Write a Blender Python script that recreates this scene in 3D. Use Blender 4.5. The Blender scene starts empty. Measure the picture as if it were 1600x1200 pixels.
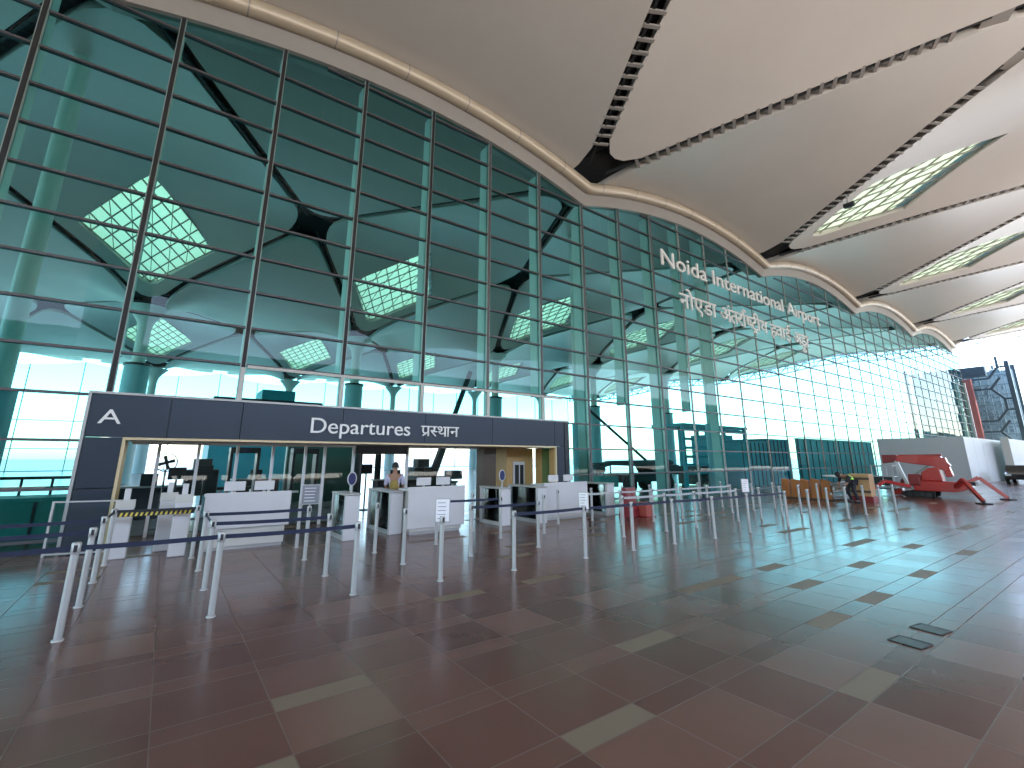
import bpy, bmesh, math, random
from mathutils import Vector, Matrix
R = math.radians
rnd = random.Random(7)
sc = bpy.context.scene
C = sc.collection

# ------------------------------------------------------------------ camera
cd = bpy.data.cameras.new('camera')
cam = bpy.data.objects.new('camera', cd); C.objects.link(cam)
cd.sensor_width = 36; cd.lens = 36*721/1600; cd.shift_y = -53/1600
cd.clip_start = .05; cd.clip_end = 6000
cam.location = (0, 0, 1.85)
cam.rotation_euler = (R(90+13.267), 0, R(-36.19))
sc.camera = cam
# ------------------------------------------------------------------ sky, sun, exposure
w = bpy.data.worlds.new('World'); sc.world = w; w.use_nodes = True
nt = w.node_tree; bg = nt.nodes['Background']
sky = nt.nodes.new('ShaderNodeTexSky'); sky.sky_type = 'NISHITA'; sky.sun_disc = False
SUN_EL, SUN_ROT = 56, 165
sky.sun_elevation = R(SUN_EL); sky.sun_rotation = R(SUN_ROT)
sky.air_density = 1.0; sky.dust_density = 1.0; sky.ozone_density = 1.0
nt.links.new(sky.outputs[0], bg.inputs[0]); bg.inputs[1].default_value = .15
sd = bpy.data.lights.new('sun', 'SUN'); sd.energy = 5; sd.angle = R(3); sd.color = (1, .95, .87)
so = bpy.data.objects.new('sun', sd); C.objects.link(so)
a = R(SUN_ROT); e = R(SUN_EL)
dvec = Vector((math.sin(a)*math.cos(e), math.cos(a)*math.cos(e), math.sin(e)))
so.rotation_euler = dvec.to_track_quat('Z', 'Y').to_euler(); so.location = dvec*60
vs = sc.view_settings; vs.view_transform = 'Standard'; vs.look = 'None'; vs.gamma = 1; vs.exposure = 3.2
sc.cycles.max_bounces = 10; sc.cycles.transparent_max_bounces = 24; sc.cycles.glossy_bounces = 4
sc.cycles.diffuse_bounces = 5; sc.cycles.caustics_reflective = False; sc.cycles.caustics_refractive = False
sc.cycles.use_denoising = True; sc.cycles.sample_clamp_indirect = 6

# ------------------------------------------------------------------ materials
def srgb(h):
    h = h.lstrip('#'); v = [int(h[i:i+2], 16)/255 for i in (0, 2, 4)]
    return tuple((c/12.92 if c <= .04045 else ((c+.055)/1.055)**2.4) for c in v)+(1,)
def mat(name, col, rough=.6, metal=0, noise=.12, nscale=6, bump=0, spec=.5, coat=0, emis=None):
    m = bpy.data.materials.new(name); m.use_nodes = True; t = m.node_tree; p = t.nodes['Principled BSDF']
    if isinstance(col, str): col = srgb(col)
    col = tuple(col[:3])+(1,)
    p.inputs['Roughness'].default_value = rough; p.inputs['Metallic'].default_value = metal
    p.inputs['Specular IOR Level'].default_value = spec; p.inputs['Coat Weight'].default_value = coat
    tc = t.nodes.new('ShaderNodeTexCoord'); n = t.nodes.new('ShaderNodeTexNoise')
    n.inputs['Scale'].default_value = nscale; n.inputs['Detail'].default_value = 5; n.inputs['Roughness'].default_value = .65
    t.links.new(tc.outputs['Object'], n.inputs['Vector'])
    mx = t.nodes.new('ShaderNodeMix'); mx.data_type = 'RGBA'
    mx.inputs['A'].default_value = tuple(c*(1-noise) for c in col[:3])+(1,)
    mx.inputs['B'].default_value = tuple(min(1, c*(1+noise)) for c in col[:3])+(1,)
    t.links.new(n.outputs['Fac'], mx.inputs['Factor']); t.links.new(mx.outputs['Result'], p.inputs['Base Color'])
    mr = t.nodes.new('ShaderNodeMapRange'); mr.inputs['To Min'].default_value = max(.02, rough*.85); mr.inputs['To Max'].default_value = min(1, rough*1.15)
    t.links.new(n.outputs['Fac'], mr.inputs['Value']); t.links.new(mr.outputs['Result'], p.inputs['Roughness'])
    if bump:
        b = t.nodes.new('ShaderNodeBump'); b.inputs['Strength'].default_value = bump; b.inputs['Distance'].default_value = .02
        t.links.new(n.outputs['Fac'], b.inputs['Height']); t.links.new(b.outputs['Normal'], p.inputs['Normal'])
    if emis:
        p.inputs['Emission Color'].default_value = col; p.inputs['Emission Strength'].default_value = emis
    return m
def glassmat(name, tint, ior=1.5, rough=.02, diffuse=None, dfac=0.0, wave=0, coat=1.0):
    m = bpy.data.materials.new(name); m.use_nodes = True; t = m.node_tree
    for n in list(t.nodes): t.nodes.remove(n)
    out = t.nodes.new('ShaderNodeOutputMaterial'); tr = t.nodes.new('ShaderNodeBsdfTransparent'); tr.inputs[0].default_value = tuple(tint)+(1,)
    gl = t.nodes.new('ShaderNodeBsdfGlossy'); gl.inputs['Roughness'].default_value = rough; gl.inputs[0].default_value = (.95, 1, .98, 1)
    fr = t.nodes.new('ShaderNodeFresnel'); fr.inputs['IOR'].default_value = ior
    mx = t.nodes.new('ShaderNodeMixShader')
    ml = t.nodes.new('ShaderNodeMath'); ml.operation = 'MULTIPLY'; ml.inputs[1].default_value = coat; t.links.new(fr.outputs[0], ml.inputs[0])
    t.links.new(ml.outputs[0], mx.inputs[0]); t.links.new(gl.outputs[0], mx.inputs[2])
    src = tr
    if diffuse:
        df = t.nodes.new('ShaderNodeBsdfTranslucent'); df.inputs[0].default_value = tuple(diffuse)+(1,)
        m2 = t.nodes.new('ShaderNodeMixShader'); m2.inputs[0].default_value = dfac
        t.links.new(tr.outputs[0], m2.inputs[1]); t.links.new(df.outputs[0], m2.inputs[2]); src = m2
    t.links.new(src.outputs[0], mx.inputs[1]); t.links.new(mx.outputs[0], out.inputs[0])
    if wave:
        tc = t.nodes.new('ShaderNodeTexCoord'); n = t.nodes.new('ShaderNodeTexNoise'); n.inputs['Scale'].default_value = .7
        b = t.nodes.new('ShaderNodeBump'); b.inputs['Strength'].default_value = wave; b.inputs['Distance'].default_value = .01
        t.links.new(tc.outputs['Object'], n.inputs['Vector']); t.links.new(n.outputs['Fac'], b.inputs['Height'])
        t.links.new(b.outputs[0], gl.inputs['Normal'])
    return m
M = dict(
    ceil=mat('ceiling panel', (.63, .60, .545), .38, noise=.07, nscale=.35, spec=.5),
    slot=mat('slot dark', (.012, .013, .014), .7),
    rung=mat('truss rung', (.34, .32, .29), .5),
    steel=mat('brushed steel', (.42, .42, .41), .45, .45, .1, 30),
    alu=mat('mullion aluminium', (.30, .38, .36), .38, .35, .1, 9),
    trans=mat('transom', (.09, .085, .09), .45, .2, .15, 9),
    joint=mat('black gasket', (.01, .011, .012), .6),
    fin=mat('fin white', (.72, .76, .74), .5, 0, .05, 3),
    cream=mat('cream trim', (.50, .43, .32), .32, .15, .08, 2),
    beige=mat('beige trim', (.29, .275, .245), .5, 0, .1, 2),
    clad=mat('slate cladding', (.032, .044, .064), .30, .35, .06, 1.2),
    clad2=mat('dark trim', (.012, .015, .022), .35),
    gold=mat('gold frame', (.62, .50, .30), .35, .2, .1, 8),
    wood=mat('pale wood', (.52, .33, .13), .5, 0, .18, 5),
    wooddk=mat('dark wood', (.07, .045, .03), .5, 0, .2, 4),
    white=mat('white panel', (.58, .58, .59), .42, 0, .04, 3),
    warm=mat('white warm', (.54, .53, .49), .5, 0, .05, 3),
    letter=mat('white letter', (.85, .85, .84), .45, 0, .02, 3),
    navy=mat('navy webbing', (.003, .010, .040), .6, 0, .1, 40),
    greyb=mat('grey webbing', (.42, .44, .45), .6, 0, .1, 40),
    black=mat('black plastic', (.014, .015, .018), .45),
    dark=mat('dark equipment', (.008, .011, .013), .4, 0, .2, 5),
    gglass=glassmat('facade glass', (.28, .62, .59), 1.5, .01, wave=.12, coat=.42),
    sglass2=glassmat('canopy skylight', (.40, .45, .36), 1.01, .4, diffuse=(.085, .105, .07), dfac=.985),
    net=mat('pale blue netting', (.20, .28, .31), .8, 0, .35, .6, .2),
    parap=mat('grey render', (.07, .075, .08), .8, 0, .1, .5, .2),
    rglass=glassmat('rear glass', (.62, .68, .70), 1.4, .02),
    cglass=glassmat('clear glass', (.86, .93, .93), 1.45, .01),
    sglass=glassmat('skylight', (.50, .55, .42), 1.01, .4, diffuse=(.09, .108, .082), dfac=.985),
    red=mat('red paint', (.42, .016, .012), .33, 0, .12, 4, coat=.4),
    redd=mat('dark red paint', (.22, .012, .015), .4, 0, .15, 4),
    maroon=mat('maroon plastic', (.20, .012, .02), .45),
    rubber=mat('rubber', (.012, .012, .012), .8),
    conc=mat('concrete', (.16, .18, .19), .8, 0, .12, 1.5, .3),
    hoard=mat('hoarding sheet', (.46, .48, .53), .45, 0, .08, .8, .2),
    hoard_lit=mat('hoarding sheet lit side', (.55, .57, .59), .4, 0, .07, .8, .2),  # paler copy of the sheet, brightness of the open-sky side put into colour
    bluec=mat('blue container', (.05, .42, .54), .5, 0, .15, 1.5, .2),
    blueh=mat('blue hoarding', (.22, .52, .62), .5, 0, .15, 1.2, .2),
    teal=mat('teal paint', (.03, .30, .27), .5, 0, .15, 2),
    orange=mat('orange board', (.40, .14, .035), .6, 0, .25, 5, .3),
    tan=mat('tan board', (.48, .28, .13), .6, 0, .2, 5),
    bluesg=mat('blue sign', (.006, .015, .09), .35),
    skin=mat('skin', (.30, .16, .10), .55, 0, .05, 8),
    hair=mat('hair', (.010, .009, .008), .6),
    lilac=mat('lilac shirt', (.42, .40, .52), .8, 0, .1, 12, .4),
    olive=mat('olive vest', (.28, .20, .05), .8, 0, .12, 12, .4),
    hivis=mat('green vest', (.38, .80, .10), .7, 0, .1, 12, .4),
    trou=mat('dark trousers', (.015, .016, .022), .8, 0, .15, 12, .4),
    bluecol=mat('blue column', (.30, .52, .60), .5, 0, .1, 1),
    paper=mat('paper', (.80, .80, .82), .6),
    print_=mat('print', (.20, .21, .24), .6),
    yellow=mat('yellow', (.75, .62, .10), .5),
    green=mat('green wall', (.035, .12, .09), .5, 0, .2, 2),
    car=mat('car paint', (.02, .022, .026), .25, .3, .1, 3, coat=.6),
    lattice=mat('lattice steel', (.018, .035, .045), .5, .2, .2, 2),
    tower=mat('tower sheet', (.11, .17, .20), .5, 0, .25, .5),
    brown=mat('red brown', (.13, .035, .03), .6, 0, .15, 1),
    hatch=mat('hatch cover', (.06, .05, .05), .4, .3),
    grille=mat('drain', (.015, .015, .015), .5, .4),
)

def floor_material():
    m = bpy.data.materials.new('stone paving'); m.use_nodes = True; t = m.node_tree; p = t.nodes['Principled BSDF']
    N = t.nodes.new; L = t.links.new
    geo = N('ShaderNodeTexCoord'); sep = N('ShaderNodeSeparateXYZ'); L(geo.outputs['Object'], sep.inputs[0])
    def mth(op, a, b=None, c=None):
        n = N('ShaderNodeMath'); n.operation = op
        for i, v in enumerate((a, b, c)):
            if v is None: continue
            if isinstance(v, (int, float)): n.inputs[i].default_value = v
            else: L(v, n.inputs[i])
        return n.outputs[0]
    x = mth('DIVIDE', mth('SUBTRACT', sep.outputs[0], 1.68), .755)
    y = mth('DIVIDE', mth('SUBTRACT', sep.outputs[1], 6.22), .86)
    iy = mth('FLOOR', y); fy = mth('SUBTRACT', y, iy)
    ix = mth('FLOOR', x); fx = mth('SUBTRACT', x, ix)
    band = mth('GREATER_THAN', fy, .73)              # narrow course
    row = mth('ADD', mth('MULTIPLY', iy, 2), band)
    cmb = N('ShaderNodeCombineXYZ'); L(ix, cmb.inputs[0]); L(row, cmb.inputs[1])
    wn = N('ShaderNodeTexWhiteNoise'); wn.noise_dimensions = '2D'; L(cmb.outputs[0], wn.inputs['Vector'])
    v = wn.outputs['Value']
    lite = mth('MULTIPLY', band, mth('GREATER_THAN', v, .84))
    # joints
    jx = mth('LESS_THAN', mth('MINIMUM', fx, mth('SUBTRACT', 1, fx)), .006)
    jy = mth('LESS_THAN', mth('MINIMUM', fy, mth('SUBTRACT', 1, fy)), .006)
    jb = mth('LESS_THAN', mth('ABSOLUTE', mth('SUBTRACT', fy, .73)), .006)
    joint = mth('MAXIMUM', jx, mth('MAXIMUM', jy, jb))
    n1 = N('ShaderNodeTexNoise'); n1.inputs['Scale'].default_value = .9; n1.inputs['Detail'].default_value = 4; n1.inputs['Roughness'].default_value = .5
    n2 = N('ShaderNodeTexNoise'); n2.inputs['Scale'].default_value = 26; n2.inputs['Detail'].default_value = 6
    mp = N('ShaderNodeMapping'); mp.inputs['Scale'].default_value = (1, 1, 1); L(geo.outputs['Object'], mp.inputs[0])
    L(mp.outputs[0], n1.inputs['Vector']); L(geo.outputs['Object'], n2.inputs['Vector'])
    ramp = N('ShaderNodeValToRGB'); el = ramp.color_ramp.elements
    el[0].color = (.095, .044, .036, 1); el[1].color = (.205, .115, .088, 1)
    e2 = el.new(.55); e2.color = (.142, .070, .054, 1)
    fac = mth('ADD', mth('MULTIPLY', v, .62), mth('MULTIPLY', n1.outputs['Fac'], .36)); L(fac, ramp.inputs[0])
    def mixc(f, a, b):
        q = N('ShaderNodeMix'); q.data_type = 'RGBA'
        L(f, q.inputs['Factor'])
        if isinstance(a, tuple): q.inputs['A'].default_value = a
        else: L(a, q.inputs['A'])
        if isinstance(b, tuple): q.inputs['B'].default_value = b
        else: L(b, q.inputs['B'])
        return q.outputs['Result']
    col = mixc(lite, ramp.outputs[0], (.19, .15, .105, 1))
    col = mixc(joint, col, (.14, .095, .075, 1))
    grit = mth('MULTIPLY', mth('SUBTRACT', n2.outputs['Fac'], .5), .25)
    col = mixc(mth('MAXIMUM', grit, 0), col, (.16, .12, .10, 1))
    L(col, p.inputs['Base Color'])
    ro = mth('ADD', .15, mth('MULTIPLY', n1.outputs['Fac'], .07))
    ro = mth('ADD', ro, mth('MULTIPLY', v, .05)); ro = mth('ADD', ro, mth('MULTIPLY', lite, .28)); ro = mth('ADD', ro, mth('MULTIPLY', joint, .3))
    L(ro, p.inputs['Roughness'])
    p.inputs['Specular IOR Level'].default_value = .36
    b = N('ShaderNodeBump'); b.inputs['Strength'].default_value = .12; b.inputs['Distance'].default_value = .003
    hh = mth('SUBTRACT', mth('ADD', mth('MULTIPLY', n2.outputs['Fac'], .3), mth('MULTIPLY', v, .4)), mth('MULTIPLY', joint, 1.0))
    L(hh, b.inputs['Height']); L(b.outputs[0], p.inputs['Normal'])
    return m
M['floor'] = floor_material()

# ------------------------------------------------------------------ mesh helper
class MB:
    def __init__(s): s.v = []; s.f = []; s.smooth = []
    def add(s, vs, fs, sm=False):
        o = len(s.v); s.v += [tuple(q) for q in vs]; s.f += [tuple(i+o for i in f) for f in fs]; s.smooth += [sm]*len(fs); return s
    def box(s, x0, x1, y0, y1, z0, z1):
        vs = [(x0,y0,z0),(x1,y0,z0),(x1,y1,z0),(x0,y1,z0),(x0,y0,z1),(x1,y0,z1),(x1,y1,z1),(x0,y1,z1)]
        return s.add(vs, [(3,2,1,0),(4,5,6,7),(0,1,5,4),(1,2,6,5),(2,3,7,6),(3,0,4,7)])
    def bar(s, p, q, w, h=None):
        h = h or w; p = Vector(p); q = Vector(q); d = (q-p).normalized()
        up = Vector((0,0,1)) if abs(d.z) < .95 else Vector((0,1,0))
        a = d.cross(up).normalized()*w/2; b = a.cross(d).normalized()*h/2
        vs = [p-a-b, p+a-b, p+a+b, p-a+b, q-a-b, q+a-b, q+a+b, q-a+b]
        return s.add(vs, [(3,2,1,0),(4,5,6,7),(0,1,5,4),(1,2,6,5),(2,3,7,6),(3,0,4,7)])
    def tube(s, pts, rad, n=12, cap=True):
        pts = [Vector(p) for p in pts]; k = len(pts)
        rad = rad if isinstance(rad, (list, tuple)) else [rad]*k
        vs = []; fs = []
        for i, p in enumerate(pts):
            d = (pts[min(i+1, k-1)]-pts[max(i-1, 0)]).normalized()
            up = Vector((0,0,1)) if abs(d.z) < .9 else Vector((0,1,0))
            a = d.cross(up).normalized(); b = d.cross(a)
            for j in range(n):
                t = 2*math.pi*j/n; vs.append(p+(a*math.cos(t)+b*math.sin(t))*rad[i])
        for i in range(k-1):
            for j in range(n):
                j2 = (j+1) % n; fs.append((i*n+j, i*n+j2, (i+1)*n+j2, (i+1)*n+j))
        s.add(vs, fs, True)
        if cap: s.add(vs[:n], [tuple(range(n))]); s.add(vs[-n:], [tuple(reversed(range(n)))])
        return s
    def prism(s, poly, axis, a0, a1):
        """poly: list of 2-d points; extruded along axis ('x','y','z')"""
        def P(u, v, t): return {'x': (t, u, v), 'y': (u, t, v), 'z': (u, v, t)}[axis]
        n = len(poly); vs = [P(u, v, a0) for u, v in poly]+[P(u, v, a1) for u, v in poly]
        return s.add(vs, [tuple(range(n)), tuple(range(2*n-1, n-1, -1))]+[(i, (i+1) % n, n+(i+1) % n, n+i) for i in range(n)])
    def build(s, name, m, parent=None, bevel=0, fix=True):
        me = bpy.data.meshes.new(name); me.from_pydata(s.v, [], s.f); me.polygons.foreach_set('use_smooth', s.smooth)
        if fix:
            bm = bmesh.new(); bm.from_mesh(me); bmesh.ops.recalc_face_normals(bm, faces=bm.faces); bm.to_mesh(me); bm.free()
        me.materials.append(m); me.update()
        o = bpy.data.objects.new(name, me); C.objects.link(o)
        if parent: o.parent = parent
        if bevel:
            b = o.modifiers.new('bevel', 'BEVEL'); b.width = bevel; b.segments = 2; b.limit_method = 'ANGLE'
        return o
def tag(o, label=None, cat=None, group=None, kind=None):
    for k, v in (('label', label), ('category', cat), ('group', group), ('kind', kind)):
        if v: o[k] = v
    return o
def empty(name, loc, rz=0, label=None, cat=None, group=None):
    o = bpy.data.objects.new(name, None); C.objects.link(o); o.location = loc; o.rotation_euler = (0, 0, rz)
    o.empty_display_size = .3
    return tag(o, label, cat, group)
def copy_tree(o, loc, rz=0, label=None, skip=()):
    r = o.copy(); C.objects.link(r); r.location = loc; r.rotation_euler = (0, 0, rz)
    if label: r['label'] = label
    for ch in list(o.children):
        if ch.name.split('.')[0] in skip: continue
        c = ch.copy(); C.objects.link(c); c.parent = r
        for g in list(ch.children):
            d = g.copy(); C.objects.link(d); d.parent = c
    return r
ORD = ['first','second','third','fourth','fifth','sixth','seventh','eighth','ninth','tenth','eleventh','twelfth','thirteenth','fourteenth','fifteenth','sixteenth','seventeenth','eighteenth','nineteenth','twentieth']

# ------------------------------------------------------------------ ground
D = 14.1                                   # plane of the glass facade
tag(MB().add([(-2500,-2500,-.03),(2500,-2500,-.03),(2500,2500,-.03),(-2500,2500,-.03)], [(0,1,2,3)]).build('ground', M['conc']), kind='structure')
tag(MB().add([(-120,-160,-.02),(900,-160,-.02),(900,-20,-.02),(-120,-20,-.02)], [(0,1,2,3)]).build('forecourt', mat('pale concrete', (.42,.41,.39), .8, 0, .1, .4, .3)), kind='structure')
fl = MB().add([(-40,-20,0),(92,-20,0),(92,98,0),(-40,98,0)], [(0,1,2,3)]).build('paving', M['floor'])
tag(fl, kind='structure')

tag(MB().add([(-40,15.3,.004),(92,15.3,.004),(92,98,.004),(-40,98,.004)], [(0,1,2,3)]).build('hall_floor', mat('hall granite', (.27,.28,.28), .22, 0, .1, 2)), kind='structure')

# ------------------------------------------------------------------ roof
LOW, HIGH, RY, HX = 14.6, 17.15, 16.5, 8.65
def nodez(X, j): return (LOW if j % 2 == 0 else HIGH)+.033*max(0, X-14.7)
def roofz(X, Y):
    """height of the saddle-shaped ceiling at X, Y"""
    gx = (X+2.8)/HX; gy = (Y-14)/RY
    p = (gx+gy)/2; q = (gy-gx)/2               # X/HX = p-q, Y = p+q ; nodes where gx+gy even
    # cell corners are at integer p,q
    p0 = math.floor(p); q0 = math.floor(q); fp = p-p0; fq = q-q0
    def nz(pp, qq):
        i = pp-qq; j = pp+qq; return nodez(-2.8+HX*i, j)
    return (nz(p0,q0)*(1-fp)*(1-fq)+nz(p0+1,q0)*fp*(1-fq)+nz(p0,q0+1)*(1-fp)*fq+nz(p0+1,q0+1)*fp*fq)
def colnode(j): return j % 2 == 0 and j != 0
roof = empty('terminal_roof', (0, 0, 0), label='huge undulating roof of pale diamond panels with dark slots over the glass front', cat='roof')
XE, YE = 91.0, 97.5
def clipmesh(bm):
    for co, no in (((XE,0,0),(1,0,0)), ((0,YE,0),(0,1,0)), ((0,-34,0),(0,-1,0))):
        bmesh.ops.bisect_plane(bm, geom=bm.verts[:]+bm.edges[:]+bm.faces[:], plane_co=co, plane_no=no, clear_outer=True)
def mesh_from_bm(bm, name, m, parent):
    me = bpy.data.meshes.new(name); bm.to_mesh(me); bm.free(); me.materials.append(m)
    o = bpy.data.objects.new(name, me); C.objects.link(o); o.parent = parent; return o
def panel(i, j):
    cx, cy = -2.8+HX*i, 14+RY*j
    N = 16; sky_ = (j % 2 != 0)                 # a column node lies at the far corner
    grid = {}
    vs = []; fs = []; skf = []
    for a in range(N+1):
        for b in range(N+1):
            u = -1+2*a/N; v = -1+2*b/N; uu, vv = u, v
            r = .30; du = abs(u)-(1-r); dv = abs(v)-(1-r)
            if du > 0 and dv > 0:
                m_ = max(du, dv); h = math.hypot(du, dv); k = m_/h
                uu = math.copysign(1-r+du*k, u); vv = math.copysign(1-r+dv*k, v)
            uu *= .962; vv *= .962
            X = cx+uu*HX/2-vv*HX/2; Y = cy+uu*RY/2+vv*RY/2
            # bilinear height inside this diamond
            zn = nodez(cx, j+1); zs = nodez(cx, j-1); ze = nodez(cx+HX, j); zw = nodez(cx-HX, j)
            z = (1+uu)*(1+vv)/4*zn+(1-uu)*(1-vv)/4*zs+(1+uu)*(1-vv)/4*ze+(1-uu)*(1+vv)/4*zw
            if sky_: z += 1.5*(1-uu*uu)*(1-vv*vv)
            for jj, ny in ((j+1, cy+RY), (j-1, cy-RY)):
                if colnode(jj): z -= .9*math.exp(-(math.hypot(X-cx, Y-ny)/3.2)**2)
            for (nx) in (cx+HX, cx-HX):
                if colnode(j): z -= .9*math.exp(-(math.hypot(X-nx, Y-cy)/3.2)**2)
            grid[a, b] = len(vs); vs.append((X, Y, z))
    sh = MB(); sv = {}
    for a in range(N+1):
        for b in range(N+1):
            u = -1+2*a/N; v = -1+2*b/N; X = cx+u*HX/2-v*HX/2; Y = cy+u*RY/2+v*RY/2
            sv[a, b] = len(sh.v); sh.v.append((X, Y, max(vs[grid[a, b]][2], roofz(X, Y)-.2)+.85))
    sk = []
    for a in range(N):
        for b in range(N):
            f = (grid[a,b], grid[a+1,b], grid[a+1,b+1], grid[a,b+1])
            um = -1+2*(a+.5)/N; vm = -1+2*(b+.5)/N
            if sky_ and not (j == -1 and cx < 20) and (-.02 if j > 0 else .24) < um < .84 and (-.02 if j > 0 else .24) < vm < .84: skf.append(f); sk.append((a, b))
            else: fs.append(f); sh.f.append((sv[a,b], sv[a+1,b], sv[a+1,b+1], sv[a,b+1])); sh.smooth.append(True)
    bm = bmesh.new(); V = [bm.verts.new(v) for v in vs]
    for f in fs: bm.faces.new([V[k] for k in f]).smooth = True
    # upstanding edge flanges give the sheet its depth
    be = [e_ for e_ in bm.edges if len(e_.link_faces) == 1]
    r_ = bmesh.ops.extrude_edge_only(bm, edges=be)
    for g in r_['geom']:
        if isinstance(g, bmesh.types.BMVert): g.co.z += .32
    for f in bm.faces: f.smooth = True
    clipmesh(bm)
    bm2 = bmesh.new(); V2 = [bm2.verts.new(v) for v in sh.v]
    for f in sh.f: bm2.faces.new([V2[k] for k in f]).smooth = True
    clipmesh(bm2)
    if len(bm2.faces) > 0: mesh_from_bm(bm2, 'roof_sheet', M['slot'], roof)
    else: bm2.free()
    if len(bm.faces) > 0:
        # keep flange edges crisp
        bmesh.ops.split_edges(bm, edges=[e_ for e_ in bm.edges if len(e_.link_faces) == 2 and e_.calc_face_angle(0) > .6])
        po = mesh_from_bm(bm, 'ceiling_panel', M['ceil'], roof)
    else: bm.free()
    if sky_ and skf and cy+8 < YE and not (j == -1 and cx < 20) and -3 < i < 12 and cx < XE-4:
        idx = sorted({k for f in skf for k in f}); mp = {k: n for n, k in enumerate(idx)}
        s = MB(); s.add([(vs[k][0], vs[k][1], vs[k][2]+.28) for k in idx], [tuple(mp[k] for k in f) for f in skf])
        so_ = s.build('skylight', M['sglass2' if j < 0 else 'sglass'], roof, fix=False)
        g = MB()
        A = [a for a, b in sk]; B = [b for a, b in sk]
        for a in range(min(A), max(A)+2):
            g.bar(Vector(vs[grid[a, min(B)]])+Vector((0,0,.22)), Vector(vs[grid[a, max(B)+1]])+Vector((0,0,.22)), .07)
        for b in range(min(B), max(B)+2):
            g.bar(Vector(vs[grid[min(A), b]])+Vector((0,0,.22)), Vector(vs[grid[max(A)+1, b]])+Vector((0,0,.22)), .07)
        for a in range(min(A), max(A)+1):
            for b in range(min(B), max(B)+1):
                if (a+b) % 2 == 0: g.bar(Vector(vs[grid[a,b]])+Vector((0,0,.22)), Vector(vs[grid[a+1,b+1]])+Vector((0,0,.22)), .04)
        g.build('skylight_grid', M['rung'], so_)
for j in range(-2, 6):
    for i in range(-4, 12):
        if (i+j) % 2 != 0: panel(i, j)
# truss slots between the panels, each under an added dark plate blocking light leaks
for j in range(-2, 6):
    for i in range(-4, 12):
        if (i+j) % 2: continue
        for di in (1, -1):
            a = Vector((-2.8+HX*i, 14+RY*j, nodez(-2.8+HX*i, j))); b = Vector((-2.8+HX*(i+di), 14+RY*(j+1), nodez(-2.8+HX*(i+di), j+1)))
            if max(a.x, b.x) > XE+2 or b.y > YE or a.y < -34.1: continue
            if a.x > XE: a = a+(b-a)*((a.x-XE)/(a.x-b.x))
            if b.x > XE: b = b+(a-b)*((b.x-XE)/(b.x-a.x))
            d = (b-a); n_ = Vector((d.y, -d.x, 0)).normalized()
            L_ = d.length; d.normalize()
            K = 10; s = MB(); up = Vector((0,0,.62))
            s.add([a-n_*1.15+up, a+n_*1.15+up, b+n_*1.15+up, b-n_*1.15+up, a-n_*1.15+up*1.2, a+n_*1.15+up*1.2, b+n_*1.15+up*1.2, b-n_*1.15+up*1.2],
                  [(3,2,1,0),(4,5,6,7),(0,1,5,4),(1,2,6,5),(2,3,7,6),(3,0,4,7)])
            if a.y < 62: s.bar(a+d*1.2-n_*.12+Vector((0,0,.16)), b-d*1.2-n_*.12+Vector((0,0,.16)), .10, .14)
            so_ = s.build('slot_cover_truss', M['slot'], roof)
            if a.y < 14:
                g = MB(); t = 2.2
                while t < L_-2.2:
                    p = a+d*t; g.bar(p-n_*.36+Vector((0,0,.10)), p+n_*.34+Vector((0,0,.10)), .13 if t > 4.6 else .8, .07); t += .46 if t > 4.6 else 1.25
                g.build('rungs', M['rung'], so_)
# edge truss along the right-hand end of the roof
et = MB()
prev = None
for k in range(0, 66):
    Y = -34+2*k
    if Y > 97: break
    z = roofz(XE-.2, min(Y, 96))
    cur = (XE+.1, Y, z+.1); cur2 = (XE+.1, Y, z-.55)
    if prev:
        et.bar(prev[0], cur, .16); et.bar(prev[1], cur2, .12); et.bar(prev[1], cur, .07); 
    et.bar(cur, cur2, .08); prev = (cur, cur2)
et.build('edge_truss', M['rung'], roof)
gt = MB(); prev = None
for k in range(0, 55):
    Y = 15+1.5*k; z = roofz(XE-.2, min(Y, 96)); cur = ((XE-.6, Y, z-.2), (XE-.6, Y, z-1.5))
    if prev:
        gt.bar(prev[0], cur[0], .22); gt.bar(prev[1], cur[1], .22); gt.bar(prev[k % 2], cur[1-k % 2], .16)
    gt.bar(cur[0], cur[1], .14); prev = cur
gt.build('gable_truss', M['bluec'], roof)

# ------------------------------------------------------------------ columns
def column(X, Y, label, r=.45, r2=.85, zc=8.8, m='bluecol', top=None):
    t = empty('roof_column', (X, Y, 0), label=label, cat='column', group='round columns carrying the roof')
    zt = (top or roofz(X, Y)-1.0)
    MB().tube([(0,0,0),(0,0,zc)], r2, 24).build('casing', M[m], t)
    MB().tube([(0,0,zc),(0,0,zt-1.6),(0,0,zt-.9),(0,0,zt-.3),(0,0,zt+.35)], [r, r, r*1.25, r*2.1, r*3.4], 24, cap=False).build('shaft', M['fin'], t)
    MB().tube([(0,0,zc-.12),(0,0,zc+.06)], r2+.08, 24).build('collar', M['dark'], t)
for k, X in enumerate((-2.8, 14.5, 31.8, 49.1, 66.4)):
    for j, wy in ((2, 'nearer'), (4, 'farther')):
        column(X, 14+RY*j, '%s pale round column inside the hall, %s from the left in the %s row of columns' % ('tall' if j == 2 else 'small distant', ORD[k], wy), zc=9.2 if j == 2 else 8)
for X, Y, lb in ((-3.3, -5.0, 'thick white round column outside the glass, mirrored at the left of the facade'), (29.4, -5.0, 'thick white round column outside the glass, mirrored in the middle of the facade')):
    t = empty('canopy_column', (X, Y, 0), label=lb, cat='column')
    MB().tube([(0,0,0),(0,0,roofz(X, Y)+.2)], 1.35, 32).build('shaft', M['white'], t)
    MB().tube([(0,0,0),(0,0,.25)], 1.45, 32).build('base', M['steel'], t)

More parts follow.
